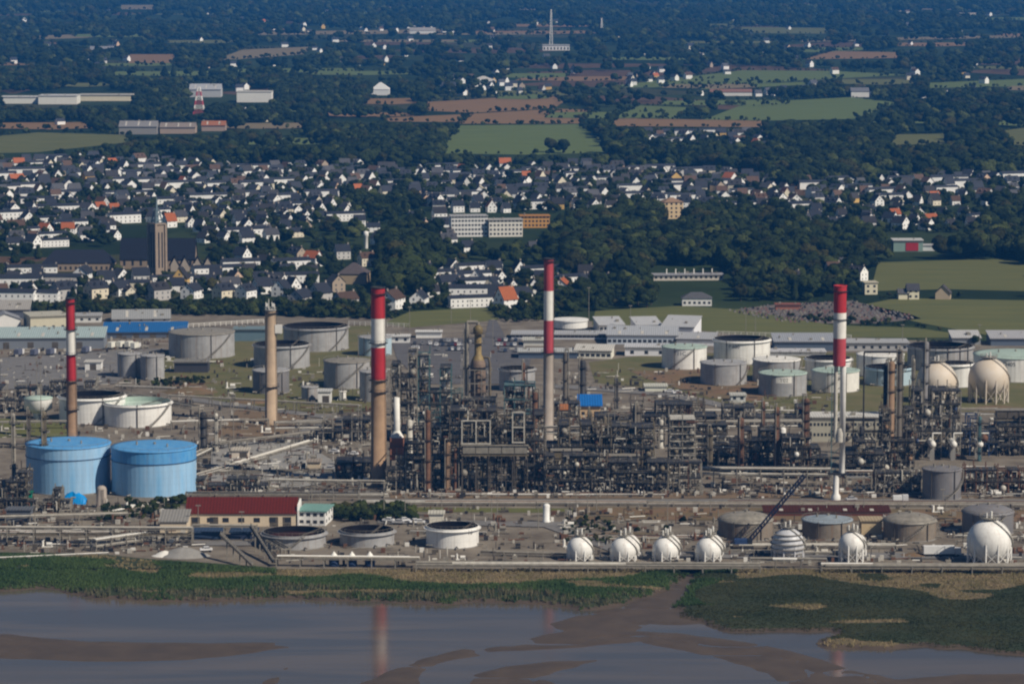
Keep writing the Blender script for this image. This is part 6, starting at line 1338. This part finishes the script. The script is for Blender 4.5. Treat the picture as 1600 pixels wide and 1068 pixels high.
# ---------------------------------------------------------------- individual trees near town and refinery
def blocked(X, Y, r):
    if occupied(X, Y, r*0.3): return True
    gk = (int(X//40), int(Y//40))
    for i in (-1, 0, 1):
        for j in (-1, 0, 1):
            for (a, b, c) in grid.get((gk[0]+i, gk[1]+j), ()):
                if (a-X)**2+(b-Y)**2 < (c+r*0.35)**2: return True
    return any((X-a)**2+(Y-b)**2 < (r*0.9)**2 for a, b, _ in TREES[-60:])
def trees_in(poly, n, h0, h1, note, k=None):
    pw = [G(a, b) for a, b in poly]; xs = [p[0] for p in pw]; ys = [p[1] for p in pw]; c = 0
    for _ in range(n*40):
        if c >= n: break
        X, Y = rt.uniform(min(xs), max(xs)), rt.uniform(min(ys), max(ys)); h = rt.uniform(h0, h1)
        if not inpoly(np.array([X]), np.array([Y]), pw)[0] or blocked(X, Y, h*0.4) or (note.find('crop field') < 0 and not clear_ok(X, Y, h)): continue
        kk = k if k is not None else rt.choice([0, 1, 2, 3, 0, 1, 2, 3, 4, 6, 5]); w = {4: 'pale green', 5: 'pointed dark', 6: 'olive green'}.get(kk, 'dark green'); sz = 'tall' if h > (h0+h1)/2 else 'low'
        tree(X, Y, h, kk, '%s %s tree %s' % (sz, w, note)); c += 1
trees_in([(596,470),(590,400),(620,372),(680,372),(690,400),(660,470)], 22, 13, 20, 'in the dark clump above the tallest chimney')
trees_in([(55,486),(60,480),(420,476),(430,486),(200,491)], 40, 4, 7, 'in the belt behind the industrial halls')
trees_in([(430,486),(440,470),(600,475),(600,498),(450,494)], 24, 5, 9, 'in the belt right of the concrete chimney')
trees_in([(870,470),(930,440),(1010,470),(1030,480),(940,494),(880,494)], 22, 7, 12, 'right of the middle chimney above the meadow')
trees_in([(1150,470),(1180,440),(1330,430),(1340,466),(1230,472)], 24, 6, 12, 'between the meadow and the cemetery')
trees_in([(1490,470),(1500,445),(1570,440),(1600,455),(1590,474)], 12, 10, 15, 'in the dark clump of the right meadow')
trees_in([(1555,535),(1570,512),(1640,505),(1640,538)], 6, 8, 12, 'at the right edge above the sheds')
trees_in([(1440,528),(1460,518),(1540,524),(1530,533)], 6, 4, 6, 'along the right meadow fence')
trees_in([(640,500),(700,478),(860,488),(900,500),(760,498)], 18, 4, 7, 'in the hedge behind the car park')
trees_in([(522,812),(525,802),(640,802),(645,812)], 16, 3.5, 5.5, 'in the green thicket right of the white office', 4)
trees_in([(170,800),(300,790),(300,784),(200,786)], 6, 3, 4.5, 'beside the blue tanks and the warehouse')
trees_in([(850,420),(870,380),(1000,350),(1230,350),(1250,420),(1100,425),(950,440)], 40, 11, 17, 'at the front of the big dark wood')
trees_in([(855,238),(880,236),(905,238),(880,241)], 2, 13, 15, 'standing free before the green crop field')
trees_in([(265,610),(330,598),(330,592),(270,596)], 4, 2, 3, 'as a low bush beside the earth bund')
trees_in([(900,812),(1090,812),(1090,850),(900,850)], 8, 1.8, 3.0, 'as a low bush behind the gas spheres')

# ---------------------------------------------------------------- woods and hedges: instanced mass
WOODS = [([(850,425),(860,370),(930,345),(1000,340),(1240,345),(1260,425),(1120,428),(960,445)], 9), ([(545,345),(555,315),(650,308),(655,335),(600,352)], 11, 6, 11), ([(592,470),(590,402),(620,378),(690,384),(682,420),(655,470)], 10, 9, 17), ([(690,386),(850,386),(850,418),(700,418)], 15, 5, 10), ([(1200,300),(1190,240),(1230,190),(1400,180),(1560,180),(1660,200),(1660,275),(1290,290)], 11),
 ([(1240,430),(1250,370),(1340,365),(1380,400),(1350,430)], 10), ([(1500,470),(1480,440),(1560,330),(1660,320),(1660,470),(1600,475)], 12), ([(-80,255),(-80,240),(100,232),(300,220),(530,222),(690,212),(690,262),(560,262),(300,258),(120,250)], 10), ([(690,240),(975,238),(1050,245),(1190,240),(1200,275),(1040,262),(900,258),(690,262)], 10), ([(1560,365),(1400,345),(1270,365),(1280,335),(1560,330)], 18, 4, 8),
 ([(470,470),(430,400),(560,385),(590,400),(590,470)], 18, 5, 10), ([(330,470),(320,430),(440,400),(470,466)], 22, 4, 9), ([(0,395),(180,372),(420,385),(540,345),(590,370),(420,410),(200,434),(0,425)], 18, 5, 10), ([(935,230),(905,195),(960,188),(1010,215),(1000,235)], 10), ([(1370,410),(1340,395),(1480,392),(1640,395),(1640,410)], 11), ([(1135,470),(1150,442),(1340,425),(1345,464),(1240,474)], 10, 5, 10), ([(850,492),(872,456),(960,440),(1050,452),(1010,472),(960,490)], 10, 5, 9), ([(1110,440),(1180,425),(1340,405),(1345,428),(1150,445)], 11, 6, 12), ([(1345,468),(1400,461),(1500,464),(1500,468),(1400,466),(1350,472)], 7, 2, 4), ([(1330,470),(1340,469),(1445,500),(1560,527),(1550,529),(1440,503)], 6, 1.5, 3.5)]
pts = []; rw = np.random.RandomState(4)
HG = {}
for a, b, c in [q for l in grid.values() for q in l]: HG.setdefault((int(a//25), int(b//25)), []).append((a, b, c))
def free(X, Y, r=3.0):
    k = (int(X//25), int(Y//25))
    for i in (-1, 0, 1):
        for j in (-1, 0, 1):
            for a, b, c in HG.get((k[0]+i, k[1]+j), ()):
                if (a-X)**2+(b-Y)**2 < (c+r)**2: return False
    return not occupied(X, Y, 2)
for poly, sp_, *hr in WOODS:
    hr = hr or (7, 17); pw = [G(a, b) for a, b in poly]; xs = [p[0] for p in pw]; ys = [p[1] for p in pw]; nxx, nyy = int((max(xs)-min(xs))/sp_)+1, int((max(ys)-min(ys))/sp_)+1
    X, Y = np.meshgrid(np.arange(nxx)*sp_+min(xs), np.arange(nyy)*sp_+min(ys)); X = X+rw.uniform(-.5, .5, X.shape)*sp_; Y = Y+rw.uniform(-.5, .5, Y.shape)*sp_
    k = inpoly(X, Y, pw)
    for x, y in zip(X[k], Y[k]):
        if free(x, y): pts.append((x, y, rw.uniform(*hr)))
# garden trees between the houses
for poly, sp_, ang in TOWN[:7]:
    pw = [G(a, b) for a, b in poly]; xs = [p[0] for p in pw]; ys = [p[1] for p in pw]; n = int((max(xs)-min(xs))*(max(ys)-min(ys))/(52 if sp_ < 24.5 else 70))
    X = rw.uniform(min(xs), max(xs), n); Y = rw.uniform(min(ys), max(ys), n); k = inpoly(X, Y, pw)
    for x, y in zip(X[k], Y[k]):
        if free(x, y, 2.0): pts.append((x, y, 2.5+6.5*rw.rand()**2))
# open country: bocage woods and hedgerows out to the horizon
def country(y0, y1, sp_, hmin, hmax, seed):
    half = lambda Y: 0.165*Y+60
    ys = np.arange(y0, y1, sp_); P = []
    for yy in ys:
        xs = np.arange(-half(yy), half(yy), sp_); P.append(np.stack([xs+rw.uniform(-.5, .5, len(xs))*sp_, yy+rw.uniform(-.5, .5, len(xs))*sp_], 1))
    P = np.concatenate(P); X, Y = P[:, 0], P[:, 1]
    wood = 0.6*vnoise(X, Y*0.8, 330, seed)+0.4*vnoise(X, Y, 120, seed+1)
    wx = X+40*vnoise(X, Y, 150, seed+2); wy = Y+60*vnoise(X, Y, 170, seed+3)
    hedge = (np.abs((wx % 170)-85) < 7) | (np.abs((wy % 115)-57) < 7)
    keep = (wood > 0.53) | (hedge & (vnoise(X, Y, 60, seed+4) > 0.33))
    for pw in FIELD_W: keep &= ~inpoly(X, Y, pw)
    for poly, _, _ in TOWN[:7]: keep &= ~inpoly(X, Y, [G(a, b) for a, b in poly])
    for a, b, c in BLD:
        if b > 2500: keep &= ((X-a)**2+((Y-b+25)*0.6)**2 > (c+6)**2)
    for x, y in zip(X[keep], Y[keep]): pts.append((x, y, rw.uniform(hmin, hmax)))
country(YD(262), 4600, 11, 7, 14, 41); country(4600, 7000, 15, 9, 17, 41); country(7000, 11500, 24, 12, 22, 41)
# low scrub belts near the refinery edge
for poly, n, a, b in [([(-60,490),(60,482),(420,478),(600,488),(600,500),(400,494),(150,492),(-60,500)], 700, 2, 6), ([(600,500),(640,482),(760,476),(900,492),(860,502),(640,508)], 320, 2, 4.5), ([(1180,528),(1200,514),(1420,510),(1640,534),(1640,545),(1400,534)], 500, 2, 5), ([(1120,486),(1200,492),(1440,506),(1560,526),(1440,512),(1230,508)], 200, 1.5, 3), ([(520,815),(525,800),(640,800),(648,815)], 260, 2, 4.5), ([(150,816),(160,795),(290,783),(300,793),(210,815)], 120, 1, 2.6), ([(190,600),(330,590),(330,600),(260,605)], 60, 1, 2.5), ([(940,812),(1000,850),(880,850),(880,812)], 90, 0.8, 2)]:
    pw = [G(q, w_) for q, w_ in poly]; xs = [p[0] for p in pw]; ys = [p[1] for p in pw]; X = rw.uniform(min(xs), max(xs), n*4); Y = rw.uniform(min(ys), max(ys), n*4); k = inpoly(X, Y, pw)
    for x, y in list(zip(X[k], Y[k]))[:n]:
        if free(x, y, 1.0): pts.append((x, y, rw.uniform(a, b)))
pts = np.array(pts); pts = pts[clear_mask(pts)]
hp = []
for fw in FIELD_W:                       # ragged hedges round the fields
    for (x0, y0), (x1, y1) in zip(fw, fw[1:]+fw[:1]):
        L = math.hypot(x1-x0, y1-y0)
        if rw.rand() < 0.2 or y0 < 2300: continue
        for k in range(int(L/7)):
            if rw.rand() < 0.72: t_ = (k+rw.rand())/(L/7); hp.append((x0+(x1-x0)*t_+rw.normal()*2, y0+(y1-y0)*t_+rw.normal()*4, 2.2+4.5*rw.rand()**2))
pts = np.concatenate([pts, np.array(hp)])
def scatter(name, label, cat, P, srcs, seed):
    rs = np.random.RandomState(seed); me = bpy.data.meshes.new(name); n = len(P); me.vertices.add(n)
    co = np.zeros((n, 3), np.float32); co[:, :2] = P[:, :2]; me.vertices.foreach_set('co', co.ravel())
    sc = np.stack([P[:, 2]*rs.uniform(.85, 1.3, n), P[:, 2]*rs.uniform(.85, 1.3, n), P[:, 2]], 1).astype(np.float32)
    a = me.attributes.new('scl', 'FLOAT_VECTOR', 'POINT'); a.data.foreach_set('vector', sc.ravel())
    ro = np.zeros((n, 3), np.float32); ro[:, 2] = rs.uniform(0, 6.28, n); a = me.attributes.new('rot', 'FLOAT_VECTOR', 'POINT'); a.data.foreach_set('vector', ro.ravel())
    a = me.attributes.new('idx', 'INT', 'POINT'); a.data.foreach_set('value', rs.choice(len(srcs), n, p=[.18, .18, .17, .16, .13, .13, .05]).astype(np.int32))
    o = obj(name, me, None); tag(o, label, cat, kind='stuff')
    ng = bpy.data.node_groups.new(name, 'GeometryNodeTree'); ng.interface.new_socket('Geometry', in_out='INPUT', socket_type='NodeSocketGeometry'); ng.interface.new_socket('Geometry', in_out='OUTPUT', socket_type='NodeSocketGeometry')
    N, L = ng.nodes, ng.links; gi, go = N.new('NodeGroupInput'), N.new('NodeGroupOutput'); ip = N.new('GeometryNodeInstanceOnPoints'); g2 = N.new('GeometryNodeGeometryToInstance')
    for s in reversed(srcs):
        oi = N.new('GeometryNodeObjectInfo'); oi.inputs['Object'].default_value = s; oi.transform_space = 'ORIGINAL'; L.new(oi.outputs['Geometry'], g2.inputs[0])
    def na(nm, ty): q = N.new('GeometryNodeInputNamedAttribute'); q.data_type = ty; q.inputs['Name'].default_value = nm; return q.outputs[0]
    L.new(gi.outputs[0], ip.inputs['Points']); L.new(g2.outputs[0], ip.inputs['Instance']); ip.inputs['Pick Instance'].default_value = True
    L.new(na('idx', 'INT'), ip.inputs['Instance Index']); L.new(na('scl', 'FLOAT_VECTOR'), ip.inputs['Scale'])
    er = N.new('FunctionNodeEulerToRotation'); L.new(na('rot', 'FLOAT_VECTOR'), er.inputs[0]); L.new(er.outputs[0], ip.inputs['Rotation']); L.new(ip.outputs[0], go.inputs[0])
    md = o.modifiers.new('scatter', 'NODES'); md.node_group = ng; return o
SRC = []
for k in (0, 1, 2, 3, 4, 6, 5):
    SRC.append(next(c for (_, _, t) in TREES for c in t.children if c.data is CROWNS[k]))
scatter('woodland', 'dark woods, hedgerows and garden trees stretching to the horizon', 'woodland', pts, SRC, 3)
print('TREES', len(TREES), 'WOOD', len(pts), 'HOUSES', len(HS))

# ---------------------------------------------------------------- reeds and marsh grass
def tufts(name, label, cat, mask, n, h0, h1, m, seed, nb=6, w=0.35):
    rs = np.random.RandomState(seed); X = rs.uniform(-230, 230, n*3); Y = rs.uniform(905, YD(864), n*3); z, d = bank_z(X, np.minimum(Y, Y_EDGE)); on = Y > Y_EDGE-0.5; z = np.where(on, 0.44, z); d = np.where(on, 9.0, d); px, py = PX(X, Y, z)
    k = (d > 0.4) & mask(px, py, X, Y) & (~on | ((px < 432) & (py > np.interp(px, [-300, 0, 150, 215, 330, 432], [863, 865, 867, 874, 882, 889])))); X, Y, z = X[k][:n], Y[k][:n], z[k][:n]; n = len(X); hh = rs.uniform(h0, h1, n)*(0.7+0.6*vnoise(X, Y, 9, seed+2))
    V = np.zeros((n, nb*3, 3), np.float32)
    for b in range(nb):
        a = rs.uniform(0, 6.28, n); r_ = rs.uniform(0.05, 0.5, n); bx, by = X+np.cos(a)*r_, Y+np.sin(a)*r_; a2 = rs.uniform(0, 6.28, n); hb = hh*rs.uniform(.6, 1.1, n)
        V[:, b*3, :] = np.stack([bx-np.cos(a2)*w/2, by-np.sin(a2)*w/2, z-0.1], 1); V[:, b*3+1, :] = np.stack([bx+np.cos(a2)*w/2, by+np.sin(a2)*w/2, z-0.1], 1)
        V[:, b*3+2, :] = np.stack([bx+rs.uniform(-.4, .4, n), by+rs.uniform(-.4, .4, n), z+hb], 1)
    T = np.arange(n*nb*3).reshape(-1, 3); o = obj(name, npmesh(name, V.reshape(-1, 3), T, m)); tag(o, label, cat, kind='stuff')
M_REED = mat('green_reed_blades', (0.085, 0.128, 0.042), 0.9, 0.4, 0.04, col2=(0.045, 0.085, 0.03), world=True, spec=0.05)
M_REED2 = mat('shade_deepened_marsh_blades', (0.024, 0.036, 0.011), 0.95, 0.5, 0.035, col2=(0.085, 0.08, 0.03), world=True, spec=0.05)  # own dark green, deepened further with the shade of the view's corner
M_DRY = mat('dry_straw_blades', (0.34, 0.265, 0.15), 0.95, 0.4, 0.06, col2=(0.17, 0.155, 0.07), world=True, spec=0.05)
M_DRY2 = mat('grey_olive_blades', (0.11, 0.115, 0.06), 0.95, 0.4, 0.1, col2=(0.16, 0.14, 0.085), world=True, spec=0.05)
def f_fringe(px, py, X, Y):
    sh = np.interp(px, [430, 520, 600, 700, 780, 860, 905, 960, 1000], [928, 935, 938, 942, 938, 942, 951, 945, 933]); return ((px > 420) & (px < 1010) & (py > sh-17)) | ((px < 430) & (py > 921))
tufts('reed_bed', 'bright green reed bed along the left river bank', 'reeds', lambda px, py, X, Y: (px < 1070+230*(vnoise(X*0.4, Y, 9, 31)-0.35)) & ((px < 1060) | (py < 945)) & ~f_dry(px, py, X, Y) & ~(f_fringe(px, py, X, Y) & (vnoise(X, Y, 7, 3) > 0.35)), 90000, 0.6, 1.1, M_REED, 51, w=0.28)
tufts('dry_grass', 'dry straw-coloured grass strips along the marsh edge', 'grass', f_dry, 26000, 0.5, 1.0, M_DRY, 52, w=0.25)
tufts('fringe_reeds', 'grey olive reed fringe at the water line', 'reeds', lambda px, py, X, Y: f_fringe(px, py, X, Y) & ~f_dry(px, py, X, Y), 18000, 1.0, 2.2, M_DRY2, 53, w=0.28)
tufts('marsh_grass', 'dark green marsh grass on the right bank, tone deepened with corner shade', 'grass', lambda px, py, X, Y: (px > 1050) & ~f_dry(px, py, X, Y), 110000, 0.2, 0.45, M_REED2, 54, nb=4, w=0.22)

# ---------------------------------------------------------------- haze: the blue air of the distance
hz = MB().box(-6500, 6500, -300, 14500, -6, 216).build('haze', mat('unused_haze_surface', (1, 1, 1)))
hm = bpy.data.materials.new('pale_blue_air'); hm.use_nodes = True; hn = hm.node_tree.nodes; hn.remove(hn['Principled BSDF'])
pv = hn.new('ShaderNodeVolumePrincipled'); pv.inputs['Color'].default_value = (0.07, 0.37, 1.0, 1); pv.inputs['Density'].default_value = 0.00006; pv.inputs['Anisotropy'].default_value = 0.0
hm.node_tree.links.new(pv.outputs[0], hn['Material Output'].inputs['Volume']); hz.data.materials.clear(); hz.data.materials.append(hm)
hz['kind'] = 'stuff'; hz['label'] = 'thin blue haze lying over the distant countryside'; hz['category'] = 'haze'

# ---------------------------------------------------------------- labels: single out look-alikes by their order
ORD = ['first','second','third','fourth','fifth','sixth','seventh','eighth','ninth','tenth','eleventh','twelfth','thirteenth','fourteenth','fifteenth','sixteenth','seventeenth','eighteenth','nineteenth','twentieth']
by = {}
for o in SC.objects:
    if o.parent is None and 'label' in o and o.get('kind') != 'stuff': by.setdefault(o['label'], []).append(o)
for lb, os_ in by.items():
    if len(os_) < 2: continue
    os_.sort(key=lambda o: PX(o.location.x, o.location.y)[0]); n = len(os_)
    for i, o in enumerate(os_):
        j, side = (i, 'left') if i < (n+1)//2 else (n-1-i, 'right')
        o['label'] = '%s, %s from %s' % (lb, ORD[min(j, 19)], side)
